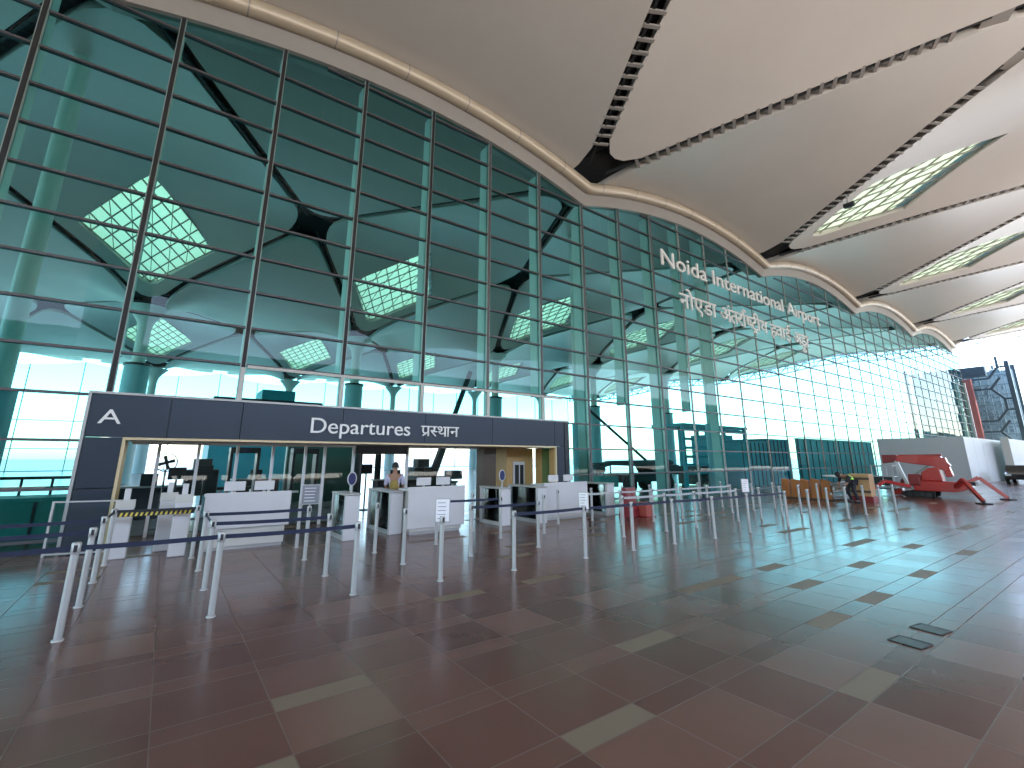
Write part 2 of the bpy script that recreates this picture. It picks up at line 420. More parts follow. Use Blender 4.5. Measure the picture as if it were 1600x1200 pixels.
# ------------------------------------------------------------------ glass facade
DX, X0F, ZT = 2.6, -1.25, 1.03
K0, K1 = -11, 34
def gtop(X): return roofz(X, D)-.97
fac = empty('glass_facade', (0, D, 0), label='tall teal glass curtain wall with a wavy top behind the entrance', cat='glass wall')
g = MB()
PX0, PX1, PZ = -1.5, 12.75, 3.3
trz = [z for z in [.18, 1.22, 2.25, 3.28]+[3.28+ZT*k for k in range(1, 13)]]
for k in range(K0, K1):
    xa, xb = X0F+DX*k, X0F+DX*(k+1)
    zs = [0.0]+trz
    for q in range(len(zs)):
        z0 = zs[q]; z1 = zs[q+1] if q+1 < len(zs) else 99
        if z0 < PZ-.1 and xa > PX0-.5 and xb < PX1+.4: continue
        j1, j2 = rnd.uniform(-.004, .004), rnd.uniform(-.004, .004)
        nsub = 4 if z1 > 12.2 else 1
        for s_ in range(nsub):
            a_ = xa+(xb-xa)*s_/nsub; b_ = xa+(xb-xa)*(s_+1)/nsub
            ta, tb = min(z1, gtop(a_)), min(z1, gtop(b_))
            if ta <= z0+.02 and tb <= z0+.02: continue
            ta = max(ta, z0); tb = max(tb, z0)
            g.add([(a_, j1, z0), (b_, j2, z0), (b_, -j1, tb), (a_, -j2, ta)], [(0,1,2,3)])
g.build('glass_panes', M['gglass'], fac, fix=False)
for k in range(K0, K1+1):
    X = X0F+DX*k; top = gtop(X)
    z0 = PZ+.02 if PX0 < X < PX1 else 0
    dm = .10 if k < 9 else .035
    hw = .045 if k < 9 else .028
    mo = MB().box(X-hw, X+hw, -dm, dm, z0, top).build('mullion', M['joint' if k < 4 else ('trans' if k < 9 else 'beige')], fac)
    if k < 12: MB().box(X-.068, X-.047, -.8*dm, .5*dm, z0, top).box(X+.047, X+.068, -.8*dm, .5*dm, z0, top).build('cover_strip', M['alu'], mo)
    if -8 <= k <= 10:
        z1 = 0.0 if (k >= 4 and k % 2 == 0 and k > 4) else 4.3
        if PX0 < X < PX1: z1 = max(z1, 4.3)
        MB().box(X-.05, X+.05, .12, .62, z1, top-.1).build('fin', M['fin'], fac, bevel=.02)
for q, z in enumerate(trz):
    xs = X0F+DX*K0; step = .65; runs = []; run = None; X = xs; xe = X0F+DX*K1
    if z < PZ: runs = [(xs, PX0-.07), (PX1+.13, xe)]
    else:
        while X <= xe+.01:
            ok = z < gtop(X)-.05
            if ok and run is None: run = X
            if (not ok or X+step > xe+.01) and run is not None:
                e_ = X if ok else X-step
                if e_ > run: runs.append((run, e_))
                run = None
            X += step
    for a_, b_ in runs: MB().box(a_, b_, -.075, .075, z-.028, z+.028).build('transom', M['trans'], fac)
# white framed band over the entrance
s = MB().box(1.45, PX1, -.16, -.09, 4.21, 4.29)
for k in range(1, 6):
    X = X0F+DX*k; s.box(X-.05, X+.05, -.17, -.10, 3.34, 4.22)
s.build('white_frame', M['warm'], fac)
MB().box(X0F+DX*K1+.02, X0F+DX*K1+.25, -.2, .2, 0, 12).build('end_post', M['white'], fac)
# inner ledge just behind the glass top and pipe shaped fascia in front
NS = 420; fl_, pi_, inn = [], [], MB()
tr = MB(); pipe = []
for n in range(NS+1):
    X = -30+(87.4+30)*n/NS; pipe.append((X, -.46, gtop(X)+.70))
    tr.v += [(X, -.34, gtop(X)+.52), (X, -.14, gtop(X)-.04), (X, .14, gtop(X)-.04), (X, .14, gtop(X)+.9)]
    if n:
        o_ = 4*n
        for q in range(3): tr.f.append((o_-4+q, o_+q, o_+q+1, o_-4+q+1)); tr.smooth.append(False)
tr.build('fascia', M['beige'], fac, fix=False)
po = MB().tube(pipe, .27, 14).build('fascia_pipe', M['cream'], fac)
s = MB()
for n in range(0, NS, 9):
    X = pipe[n][0]; z = pipe[n][2]; MB().tube([(X-.02, -.46, z), (X+.02, -.46, z)], .28, 14).build('pipe_collar', M['beige'], fac)
s = MB()
for n in range(NS):
    (xa, _, za), (xb, _, zb) = pipe[n], pipe[n+1]
    s.add([(xa,.2,za-.5),(xb,.2,zb-.5),(xb,.9,zb-.3),(xa,.9,za-.3)], [(0,1,2,3)])
s.build('inner_ledge', M['beige'], fac, fix=False)

# rear glazing of the hall
rg = empty('rear_glass_wall', (0, 96.2, 0), label='far glazed wall closing the back of the hall under the wavy roof edge', cat='glass wall')
g = MB(); X = -36.0
while X < 90:
    g.add([(X,0,0),(X+3,0,0),(X+3,0,roofz(X+3,96.2)-.4),(X,0,roofz(X,96.2)-.4)], [(0,1,2,3)]); X += 3
g.build('glass_panes', M['rglass'], rg, fix=False)
for k in range(22):
    X = -36+6*k; MB().box(X-.05, X+.05, -.1, .1, 0, roofz(X,96.2)-.4).build('mullion', M['alu'], rg)
for z in (3.3, 7.4, 11.5): MB().box(-36, 90, -.06, .06, z-.05, z+.05).build('transom', M['alu'], rg)

# ------------------------------------------------------------------ lettering
def glyph_bm(ch, lim=None, sx=1, sy=1):
    c = bpy.data.curves.new('t', 'FONT'); c.body = ch; o = bpy.data.objects.new('t', c); C.objects.link(o)
    dg = bpy.context.evaluated_depsgraph_get(); dg.update(); me = bpy.data.meshes.new_from_object(o.evaluated_get(dg))
    bpy.data.objects.remove(o); bm = bmesh.new(); bm.from_mesh(me); bpy.data.meshes.remove(me)
    if lim:
        bmesh.ops.bisect_plane(bm, geom=bm.verts[:]+bm.edges[:]+bm.faces[:], plane_co=(lim, 0, 0), plane_no=(1, 0, 0), clear_outer=True)
    for v in bm.verts: v.co.x *= sx; v.co.y *= sy
    return bm
def stroke_bm(pts, wd=.075):
    bm = bmesh.new(); L_ = []; R_ = []
    P = [Vector((x, y, 0)) for x, y in pts]
    for i, p in enumerate(P):
        d = (P[min(i+1, len(P)-1)]-P[max(0, i-1)]).normalized(); n = Vector((-d.y, d.x, 0))*wd/2
        L_.append(bm.verts.new(p+n)); R_.append(bm.verts.new(p-n))
    for i in range(len(P)-1): bm.faces.new((L_[i], L_[i+1], R_[i+1], R_[i]))
    return bm
# advance widths of the Devanagari letters used, in em
def assemble(items):
    """items: (bmesh, dx, dy) placed on one line -> one bmesh"""
    out = bmesh.new(); z = 0
    for bm, dx, dy in items:
        me = bpy.data.meshes.new('t'); 
        for v in bm.verts: v.co.x += dx; v.co.y += dy; v.co.z += z
        bm.to_mesh(me); bm.free(); out.from_mesh(me); bpy.data.meshes.remove(me); z += .0015
    return out
def place_text(bm, name, parent, x0, x1, z0, zcap, y, depth, m, capref, wref=None):
    """glyph plane XY -> world XZ at y, scaled so that the line spans x0..x1 and capref maps to zcap-z0"""
    xs = [v.co.x for v in bm.verts]; a_, b_ = min(xs), max(xs)
    fx = (x1-x0)/(b_-a_); fz = (zcap-z0)/capref
    r = bmesh.ops.extrude_face_region(bm, geom=bm.faces[:])
    top = {g_ for g_ in r['geom'] if isinstance(g_, bmesh.types.BMVert)}
    for v in bm.verts:
        X = x0+(v.co.x-a_)*fx; Z = z0+v.co.y*fz; dz = v.co.z
        v.co = Vector((X, y-(depth if v in top else 0)-dz, Z))
    bmesh.ops.recalc_face_normals(bm, faces=bm.faces)
    return mesh_from_bm(bm, name, m, parent)
def hindi_noida():
    it = []; x = 0
    def g_(ch, w_, **k):
        nonlocal x; it.append((glyph_bm(ch, **k), x, 0)); x += w_
    g_('न', .569); g_('ो', .273); g_('ए', .568); g_('डा', .85); x += .26
    g_('अं', .70); g_('त', .50); g_('र', .40); g_('ा', .27)
    it.append((stroke_bm([(x-.14, .60), (x-.22, .74), (x-.14, .86), (x-.02, .84), (x+.02, .76)]), 0, 0))      # reph
    g_('ष', .40, lim=.41); x0 = x; g_('ट', .46)
    it.append((stroke_bm([(x0+.10, -.16), (x0+.24, -.04), (x0+.38, -.16)]), 0, 0)); g_('ी', .27); g_('य', .58); x += .26
    g_('ह', .50); g_('वा', .83); g_('ई', .53); x += .26
    g_('अ', .70); x1_ = x
    it.append((glyph_bm('ड', sx=.85, sy=.62), x+.02, -.40)); g_('डा', .85)
    return assemble(it)
def hindi_prasthan():
    it = []; x = 0
    def g_(ch, w_, **k):
        nonlocal x; it.append((glyph_bm(ch, **k), x, 0)); x += w_
    it.append((stroke_bm([(.36, .22), (.22, .10), (.10, .02)]), 0, 0)); g_('प', .56)
    g_('स', .42, lim=.43); g_('थ', .57); g_('ा', .26); g_('न', .57)
    return assemble(it)
sg = empty('airport_sign', (0, D, 0), label='white two line lettering Noida International Airport fixed on the teal glass wall', cat='sign')
def ext(bm): q = [v.co.x for v in bm.verts]; return min(q), max(q)
full = glyph_bm('Noida International Airport'); fa, fb = ext(full); full.free(); kx = (39.9-19.95)/(fb-fa)
pre = ''
for wd_ in ('Noida', 'International', 'Airport'):
    q = glyph_bm(pre+wd_); e1 = ext(q)[1]; q.free(); b_ = glyph_bm(wd_); a0, a1 = ext(b_)
    x1_ = 19.95+(e1-fa)*kx; place_text(b_, 'lettering', sg, x1_-(a1-a0)*kx, x1_, 11.95, 12.85, -.30, .08, M['letter'], .68)
    pre += wd_+' '
place_text(hindi_noida(), 'hindi_lettering', sg, 21.3, 37.2, 9.85, 10.65, -.30, .08, M['letter'], .62)
s = MB()
for k in range(30):
    X = 20.3+.66*k; s.box(X-.015, X+.015, -.30, -.09, 12.2, 12.23)
s.build('brackets', M['steel'], sg)

# ------------------------------------------------------------------ entrance portal
PY = 13.75
po_ = empty('entrance_portal', (0, PY, 0), label='slate grey portal lettered A and Departures around the wide door opening', cat='entrance')
OX0, OX1, OZ = -.78, 12.12, 2.27
segs = [-1.5, -.05, 1.45, 4.0, 6.6, 9.2, OX1+.0, 12.62]
for k in range(len(segs)-1):     # upper panels with open joints
    MB().box(segs[k]+.008, segs[k+1]-.008, 0, .1, OZ+.06, PZ-.03).build('cladding_panel', M['clad'], po_, bevel=.004)
for (x0, x1) in ((-1.492, OX0-.06),):
    for z0, z1 in ((0, 1.22), (1.235, OZ+.045)): MB().box(x0, x1, 0, .1, z0, z1).build('cladding_panel', M['clad'], po_, bevel=.004)
for z0, z1 in ((0, 1.22), (1.235, OZ+.045)): MB().box(OX1+.06, 12.612, 0, .1, z0, z1).build('cladding_panel', M['clad'], po_, bevel=.004)
MB().box(12.63, 12.86, -.02, .30, .0, PZ-.03).build('end_trim', M['clad2'], po_)
MB().box(-1.56, -1.503, -.03, .34, 0, PZ+.03).box(-1.50, 12.86, -.03, .34, PZ-.022, PZ+.03).build('edge_trim', M['steel'], po_)
MB().box(-1.49, 12.62, .102, .30, OZ+.06, PZ-.03).box(-1.49, OX0-.06, .102, .30, 0, OZ+.05).box(OX1+.06, 12.62, .102, .30, 0, OZ+.05).build('backing', M['clad2'], po_)
MB().box(OX0-.055, OX0, -.035, .06, 0, OZ).box(OX0-.055, OX1+.055, -.035, .06, OZ+.002, OZ+.055).box(OX1, OX1+.055, -.035, .06, 0, OZ).build('opening_frame', M['gold'], po_)
MB().box(OX0-.05, OX0+.002, .062, 1.1, 0, OZ).build('jamb', M['wood'], po_); MB().box(OX1-.002, OX1+.05, .062, 1.2, 0, OZ).build('jamb', M['wood'], po_)
MB().box(OX0+.01, OX1-.01, .062, 3.2, OZ+.004, OZ+.054).build('soffit', M['warm'], po_)
MB().box(OX0-.3, OX1+.3, .32, 3.2, PZ-.1, PZ-.04).build('roof_slab', M['clad2'], po_)
place_text(glyph_bm('Departures'), 'departures_lettering', po_, 3.14, 6.08, 2.555, 2.965, -.005, .04, M['letter'], .68)
place_text(hindi_prasthan(), 'hindi_lettering', po_, 6.45, 7.82, 2.56, 2.88, -.005, .04, M['letter'], .62)
place_text(glyph_bm('A'), 'letter_a', po_, -1.32, -.92, 2.62, 2.93, -.005, .05, M['letter'], .68)

# glazed screen with doors behind the opening
vs_ = empty('glazed_screen', (0, 14.9, 0), label='white framed glass door screen inside the portal', cat='glass doors')
xs = [-.15, .69, 1.58, 2.46, 3.33, 3.88, 4.75]
for X in xs: MB().box(X-.035, X+.035, -.05, .05, 0, 2.2).build('frame_post', M['white'], vs_, bevel=.005)
MB().box(-.7, 4.8, -.05, .05, 2.201, 2.265).box(6.55, 9.35, -.04, .04, 2.201, 2.265).build('head_rail', M['white'], vs_)
MB().box(4.80, 6.52, -.09, .12, 2.0, 2.262).build('door_header', M['dark'], vs_, bevel=.01)
for a_, b_ in zip(xs[:-1], xs[1:]):
    MB().add([(a_+.03, 0, .05), (b_-.03, 0, .05), (b_-.03, 0, 2.19), (a_+.03, 0, 2.19)], [(0,1,2,3)]).build('pane', M['cglass'], vs_)
MB().add([(6.6, 0, .05), (9.3, 0, .05), (9.3, 0, 2.19), (6.6, 0, 2.19)], [(0,1,2,3)]).build('pane', M['cglass'], vs_)
for X in (1.0, 1.9, 2.85): MB().box(X, X+.4, .03, .06, .9, .96).build('push_bar', M['steel'], vs_)
MB().box(6.5, 6.58, -.05, .05, 0, 2.2).build('frame_post', M['white'], vs_)
tag(MB().box(9.40, 9.95, 14.6, 15.1, 0, 2.262).build('square_pillar', M['wooddk'], bevel=.01), 'dark brown square pillar inside the portal left of the wooden cabin', 'pillar')
wc = empty('wooden_cabin', (10.75, 15, 0), label='pale wood cabin with white framed glass door inside the right end of the portal', cat='cabin')
MB().box(0, 1.3, .04, 2, 0, 2.26).build('wall', M['wood'], wc)
d_ = MB().box(.28, .84, -.02, .037, 0, 1.74).build('door', M['white'], wc, bevel=.008)
MB().box(.35, .54, -.03, -.022, .35, 1.62).box(.60, .77, -.03, -.022, .35, 1.62).build('door_glass', M['dark'], d_)
MB().tube([(.80,-.06,.9),(.80,-.06,1.1)], .012, 8).build('handle', M['steel'], d_)

# ------------------------------------------------------------------ things inside the hall behind the opening
def detector(x, y, label, h=2.05, w_=.85):
    t = empty('metal_detector', (x, y, 0), label=label, cat='metal detector', group='walk through detectors behind the doors')
    for sx in (-1, 1):
        MB().box(sx*w_/2-.05, sx*w_/2+.05, -.28, .28, 0, h).build('side_panel', M['dark'], t, bevel=.02)
    MB().box(-w_/2-.05, w_/2+.05, -.28, .28, h+.002, h+.2).build('header', M['dark'], t, bevel=.02)
    MB().box(-.1, .1, -.29, -.282, h+.05, h+.15).build('display', M['bluesg'], t)
detector(2.3, 19.5, 'dark walk through detector frame seen behind the leftmost glass doors')
detector(4.4, 19.8, 'dark walk through detector frame in the middle of the glass doors')
detector(7.4, 21.0, 'dark walk through detector frame standing behind the person in the opening')
def xray(x, y, label):
    t = empty('baggage_scanner', (x, y, 0), label=label, cat='baggage scanner', group='baggage scanners inside the hall')
    MB().box(-.55, .55, -.5, .5, .5, 1.45).build('tunnel_housing', M['dark'], t, bevel=.05)
    MB().box(-1.9, -.56, -.35, .35, .68, .76).box(.56, 1.9, -.35, .35, .68, .76).build('conveyor', M['rubber'], t)
    for px in (-1.8, -.7, .7, 1.8):
        MB().box(px-.04, px+.04, -.3, .3, 0, .68).build('leg', M['steel'], t)
    MB().box(-.3, .3, -.3, .3, 1.46, 1.85).build('monitor', M['black'], t, bevel=.02)
xray(1.2, 22, 'dark baggage scanner seen through the left glass doors')
xray(10.2, 21.5, 'dark baggage scanner seen behind the brown pillar')
def stand(x, y, label, h=1.5):
    t = empty('screen_stand', (x, y, 0), label=label, cat='screen stand', group='monitor stands inside the hall')
    MB().tube([(0,0,0),(0,0,.03)], .2, 16).build('base', M['black'], t)
    MB().tube([(0,0,.03),(0,0,h)], .03, 10).build('pole', M['black'], t)
    MB().box(-.22, .22, -.04, .04, h-.2, h+.15).build('screen', M['black'], t, bevel=.01)
for x, y, h, lb in ((.35, 17.5, 1.45, 'thin black screen stand nearest the left jamb, seen through the first glass door'), (1.1, 18.4, 1.5, 'black screen stand beside the white post at the far left of the doors'),
                 (6.2, 17.8, 1.5, 'black screen stand left of the standing person'), (8.9, 18, 1.35, 'black screen stand behind the middle white counter')):
    stand(x, y, lb, h)
fn = empty('pedestal_fan', (.05, 16.4, 0), label='slim black pedestal fan with round cage beside the left glass door', cat='fan')
MB().tube([(0,0,0),(0,0,.04)], .2, 16).build('base', M['black'], fn); MB().tube([(0,0,.04),(0,0,1.55)], .025, 10).build('pole', M['black'], fn)
ring = [(.24*math.cos(t*math.pi/12), -.08, 1.75+.24*math.sin(t*math.pi/12)) for t in range(25)]
MB().tube(ring, .014, 6, cap=False).build('cage', M['black'], fn)
s = MB()
for q in range(4):
    a_ = q*math.pi/2+.3; s.tube([(0,-.06,1.75), (.19*math.cos(a_), -.06, 1.75+.19*math.sin(a_))], [.03,.05], 8)
s.build('blades', M['dark'], fn); MB().tube([(0,-.1,1.75),(0,.1,1.75)], .06, 12).build('motor', M['black'], fn)
gw = empty('green_partition', (5.6, 23, 0), label='dark green partition wall inside the hall behind the person', cat='partition')
MB().box(-1.2, 1.9, 0, .2, 0, 3.0).build('panel', M['green'], gw); MB().box(-1.25, -1.2, -.05, .25, 0, 3.05).box(1.9, 1.95, -.05, .25, 0, 3.05).build('edge_post', M['alu'], gw)
def desk(x, y, label, m='dark'):
    t = empty('service_desk', (x, y, 0), label=label, cat='desk', group='desks inside the hall')
    MB().box(-.9, .9, -.3, .3, 0, .95).build('body', M[m], t, bevel=.02); MB().box(-.98, .98, -.36, .36, .952, 1.0).build('top', M['steel'], t)
    MB().box(-.25, .2, -.05, 0, 1.0, 1.38).build('monitor', M['black'], t)
desk(-.3, 19.5, 'dark service desk at the far left behind the glass doors'); desk(8.2, 19.8, 'dark service desk between the person and the brown pillar'); desk(3.4, 24, 'dark service desk far back behind the middle doors')
ib = empty('inner_building', (4.7, 30, 0), label='flat roofed dark blue shop block inside the hall above the portal', cat='building')
MB().box(-2.9, 2.6, 0, 5, 0, 4.9).build('wall', M['bluec'], ib); MB().box(-3.0, 2.7, -.1, 5.1, 4.902, 5.2).build('parapet', M['dark'], ib)
MB().box(-.6, 1.2, .5, 3, 5.2, 5.85).build('roof_unit', M['bluec'], ib)

# ------------------------------------------------------------------ counters
def counter(x0, x1, y, label, curve=True, h=1.15):
    t = empty('white_counter', ((x0+x1)/2, y, 0), label=label, cat='counter', group='white counters in front of the doors')
    L_ = (x1-x0)/2
    pl = [(-L_+.22, .42), (L_-.01, .42), (L_-.01, h), (-L_, h), (-L_, .72), (-L_+.03, .60), (-L_+.09, .50)]
    if not curve: pl = [(-L_, .14), (L_, .14), (L_, h), (-L_, h)]
    MB().prism(pl, 'y', -.045, 0).build('front_panel', M['white'], t, bevel=.012)
    MB().box(-L_+.08, L_-.08, .002, .62, 0.06, h-.1).build('body', M['warm'], t, bevel=.01)
    MB().box(-L_+.1, L_-.1, .04, .56, 0, .058).build('plinth', M['steel'], t)
    MB().box(-L_+.02, L_-.02, .004, .66, h-.098, h-.05).build('worktop', M['white'], t)
    for px in (-L_*.35, L_*.35):
        sc_ = MB().box(px-.2, px+.2, .2, .26, h+.02, h+.22).build('monitor', M['white'], t, bevel=.01)
        MB().tube([(px,.23,h-.05),(px,.23,h+.04)], .03, 10).build('monitor_stand', M['steel'], sc_)
    return t
counter(.78, 2.44, 11.85, 'large white counter with curved lower corner, leftmost of three')
counter(5.08, 6.72, 11.4, 'plain white counter in the middle behind the white notice stand', False)
counter(9.62, 11.5, 11.5, 'plain white counter at the right near the blue pillars of the glass wall', False, 1.12)

# turnstile gates
def gate(x, y, label, sign=True, L_=1.0):
    t = empty('turnstile_gate', (x, y, 0), label=label, cat='turnstile', group='glass sided turnstiles between the counters')
    MB().box(-.17, .17, 0, .12, 0, 1.0).build('front_pillar', M['white'], t, bevel=.015)
    MB().box(-.17, .17, L_, L_+.14, 0, 1.0).build('rear_pillar', M['white'], t, bevel=.015)
    MB().box(-.18, .18, -.02, L_+.16, 1.002, 1.05).build('top_cover', M['steel'], t, bevel=.012)
    MB().box(-.15, .15, .122, L_-.002, .0, .10).build('plinth', M['steel'], t)
    for sx in (-1, 1):
        MB().box(sx*.145-.006, sx*.145+.006, .13, L_-.01, .11, .99).build('side_glass', M['cglass'], t)
    MB().box(-.05, .05, .35, L_-.3, .11, .9).build('mechanism', M['dark'], t)
    if sign:
        MB().tube([(0,.2,1.05),(0,.2,1.22)], .02, 8).build('sign_post', M['steel'], t)
        p = [(0, .185, 1.22)]
        MB().prism([(.09*math.cos(a_*math.pi/8), 1.38+.14*math.sin(a_*math.pi/8)) for a_ in range(16)], 'y', .18, .21).build('sign_plate', M['bluesg'], t)
        sp = MB().tube([(.10*math.cos(a_*math.pi/8), .195, 1.38+.15*math.sin(a_*math.pi/8)) for a_ in range(17)], .016, 6, cap=False).build('sign_rim', M['white'], t)
gate(3.72, 11.45, 'glass sided turnstile with oval blue sign right of the curved counter')
gate(4.92, 11.7, 'glass sided turnstile without sign against the left end of the middle counter', False, 1.5)
gate(8.05, 11.3, 'glass sided turnstile with oval blue sign right of the middle counter')
gate(9.25, 11.1, 'long glass sided turnstile without sign left of the right counter', False, 1.4)
gate(12.35, 11.2, 'glass sided turnstile right of the right counter beside the maroon barrier', False, 1.1)
# white kiosks at the left
def kiosk(x, y, label, h=1.0):
    t = empty('white_kiosk', (x, y, 0), label=label, cat='kiosk', group='narrow white kiosks at the left lane')
    MB().box(-.14, .14, -.12, .12, 0, h).build('pedestal', M['white'], t, bevel=.02)
    MB().prism([(-.12, h+.0), (.12, h+.0), (.12, h+.06), (-.12, h+.16)], 'x', -.15, .15).build('sloping_top', M['warm'], t)
    MB().box(-.05, .05, .03, .06, h+.1, h+.36).build('reader', M['white'], t, bevel=.01)
kiosk(-.50, 12.1, 'narrow white kiosk between the glass barrier and the striped belt', .92)
kiosk(.42, 11.75, 'narrow white kiosk beside the curved left end of the counter', 1.0)
kiosk(.18, 12.6, 'narrow white kiosk standing behind the kiosk nearest the counter', 1.0)
# glass barrier
gb = empty('glass_barrier', (-1.15, 12.95, 0), R(-14), 'low clear glass barrier with steel frame in front of the portal left leg', 'barrier')
for px in (-.52, .52): MB().box(px-.02, px+.02, -.02, .02, 0, 1.0).build('post', M['steel'], gb)
MB().box(-.54, .54, -.022, .022, 1.002, 1.03).box(-.5, .5, -.018, .018, .03, .06).build('rail', M['steel'], gb)
MB().add([(-.5,0,.06),(.5,0,.06),(.5,0,1.0),(-.5,0,1.0)], [(0,1,2,3)]).build('pane', M['cglass'], gb)

# ------------------------------------------------------------------ belt posts
PH = .965
proto = empty('belt_post', (0, 0, 0), 0, 'x', 'belt post', 'silver belt posts marking the queue lanes')
MB().tube([(0,0,0),(0,0,.012),(0,0,.02)], [.052,.052,.042], 20).build('base_ring', M['steel'], proto)
MB().tube([(0,0,.02),(0,0,PH-.12)], .036, 16).build('post', M['steel'], proto)
hd = MB().tube([(0,0,PH-.119),(0,0,PH-.11),(0,0,PH-.01),(0,0,PH)], [.037,.043,.043,.034], 16).build('belt_cassette', M['steel'], proto)
MB().box(-.016, .016, -.046, .046, PH-.095, PH-.025).build('belt_clip', M['black'], hd)
protos_used = False
def belt(post, p, q, m='navy', z=PH-.06, h=.052):
    """webbing that pulls out of this post, from p to q (world XY)"""
    o = post.location; a = Vector((p[0]-o.x, p[1]-o.y, z)); b = Vector((q[0]-o.x, q[1]-o.y, z)); K = 8; s = MB(); L_ = (b-a).length
    n = Vector((b.y-a.y, a.x-b.x, 0)).normalized()*.0018; ring = []
    for i in range(K+1):
        t = i/K; c = a.lerp(b, t); c.z -= 4*t*(1-t)*.006*L_
        ring.append([c-n-Vector((0,0,h/2)), c+n-Vector((0,0,h/2)), c+n+Vector((0,0,h/2)), c-n+Vector((0,0,h/2))])
    vs = [v for r in ring for v in r]; fs = []
    for i in range(K):
        for q_ in range(4): fs.append((i*4+q_, i*4+(q_+1) % 4, (i+1)*4+(q_+1) % 4, (i+1)*4+q_))
    s.add(vs, fs).build('belt', M[m], post)
posts = {}
rows = {
 'front': [(-2.45,7.18),(-.65,7.14),(.70,7.09),(2.38,7.02),(3.71,6.96),(5.06,6.86),(6.76,6.85),(8.11,6.81),(9.44,6.75),(10.85,6.62),(12.45,6.60),(14.35,6.50),(15.7,6.45),(17.03,6.44),(17.95,6.25),(19.5,6.25),(20.2,6.0),(20.95,5.8)],
 'second': [(-2.45,8.6),(-.64,8.53),(.71,8.53),(2.35,8.35),(3.71,8.40),(5.07,8.31),(6.74,8.25),(9.27,8.06),(10.89,8.01),(12.16,7.95),(14.28,7.89),(15.6,7.85),(16.9,7.8),(18.2,7.75),(19.6,7.7)],
 'third': [(-2.45,10.1),(-.64,10.0),(.71,9.99),(2.37,9.85),(3.67,9.72),(5.10,9.83),(6.74,9.68),(8.02,9.58),(9.4,9.5),(10.8,9.45),(12.2,9.4),(13.6,9.35),(15.0,9.3),(16.4,9.25),(17.8,9.2),(19.2,9.1)],
 'fourth': [(-.62,11.44),(.66,11.3),(2.52,11.25),(6.78,11.05),(9.5,10.7),(10.9,10.7),(12.4,10.75),(13.9,10.8),(15.3,10.7),(16.7,10.7),(18.1,10.6)],
}
for rn, lst in rows.items():
    cnt = 0
    for n, (x, y) in enumerate(lst):
        if x > -2: cnt += 1; lb = 'silver belt post, %s from the left in the %s row counted from the camera' % (ORD[cnt-1], rn)
        else: lb = 'silver belt post outside the picture at the left end of the %s row' % rn
        rz = rnd.uniform(-.1, .1)
        if not protos_used: proto.location = (x, y, 0); proto.rotation_euler = (0,0,0); proto['label'] = lb; o = proto; protos_used = True
        else: o = copy_tree(proto, (x, y, 0), 0, lb)
        posts[rn, n] = o
def bt(rn, a, rn2, b, m='navy', z=PH-.06):
    p = posts[rn, a]; q = posts[rn2, b]; P = p.location.copy(); Q = q.location.copy(); d = (Q-P).normalized()*.04
    belt(p, (P+d)[:2], (Q-d)[:2], m, z)
for a in (0, 1, 2): bt('front', a, 'front', a+1)
for a in range(5, 11): bt('front', a, 'front', a+1)
bt('second', 0, 'second', 1); bt('second', 2, 'second', 3); bt('third', 0, 'third', 1)
bt('third', 2, 'third', 3); bt('third', 2, 'second', 2); bt('third', 1, 'fourth', 0)
bt('second', 5, 'second', 6); bt('third', 5, 'third', 6); 
for a in (7, 8, 9): bt('second', a, 'second', a+1, 'greyb')
for a in (8, 9, 10, 11, 12): bt('third', a, 'third', a+1, 'greyb')
# striped belt
p = posts['fourth', 0]; q = posts['fourth', 1]
belt(p, (p.location.x+.04, p.location.y), (q.location.x-.04, q.location.y), 'black', PH-.05, .05)
s = MB(); L_ = q.location.x-p.location.x
for k in range(15):
    x = .08+k*(L_-.16)/15; s.add([(x, -.012, PH-.15), (x+.035, -.012, PH-.15), (x+.055, -.012, PH-.08), (x+.02, -.012, PH-.08), (x, -.009, PH-.15), (x+.035, -.009, PH-.15), (x+.055, -.009, PH-.08), (x+.02, -.009, PH-.08)], [(3,2,1,0),(4,5,6,7),(0,1,5,4),(1,2,6,5),(2,3,7,6),(3,0,4,7)])
bo = s.build('yellow_stripes', M['yellow'], p); 
MB().box(.05, L_-.05, -.006, .0, PH-.155, PH-.075).build('stripe_backing', M['black'], p)
# notice frames on posts
def notice(x, y, label, m, w_=.26, h=.36, z=PH+.0, tilt=0, rz=0):
    t = empty('notice_frame', (x, y, z), rz, label, 'notice frame', 'notice frames clipped on belt posts')
    MB().box(-w_/2, w_/2, -.012, .012, .03, .03+h).build('frame', M['steel'], t, bevel=.004)
    MB().box(-w_/2+.015, w_/2-.015, -.0145, -.0125, .045, .015+h).build('sheet', M[m], t)
    MB().tube([(0,0,0),(0,0,.03)], .015, 8).build('clamp', M['steel'], t)
    s = MB()
    for k in range(5): s.box(-w_*.33, w_*(.05+.25*rnd.random()), -.0165, -.0149, .09+k*h*.16, .10+k*h*.16)
    s.build('print', M['print_'] if m == 'paper' else M['paper'], t)
notice(2.37, 9.85, 'grey printed notice frame on a post in front of the glass doors', 'print_', .33, .37, rz=R(-10))
notice(3.71, 6.96, 'blank looking white notice frame on a post in front of the middle counter', 'paper', .24, .37, z=.83, rz=R(-25))
notice(6.76, 6.85, 'white notice frame on a post in front of the right counter', 'paper', .2, .32, z=.86, rz=R(-60))
notice(12.45, 6.60, 'narrow white notice frame on a post far right of the queue lanes', 'paper', .2, .34, rz=R(-30))

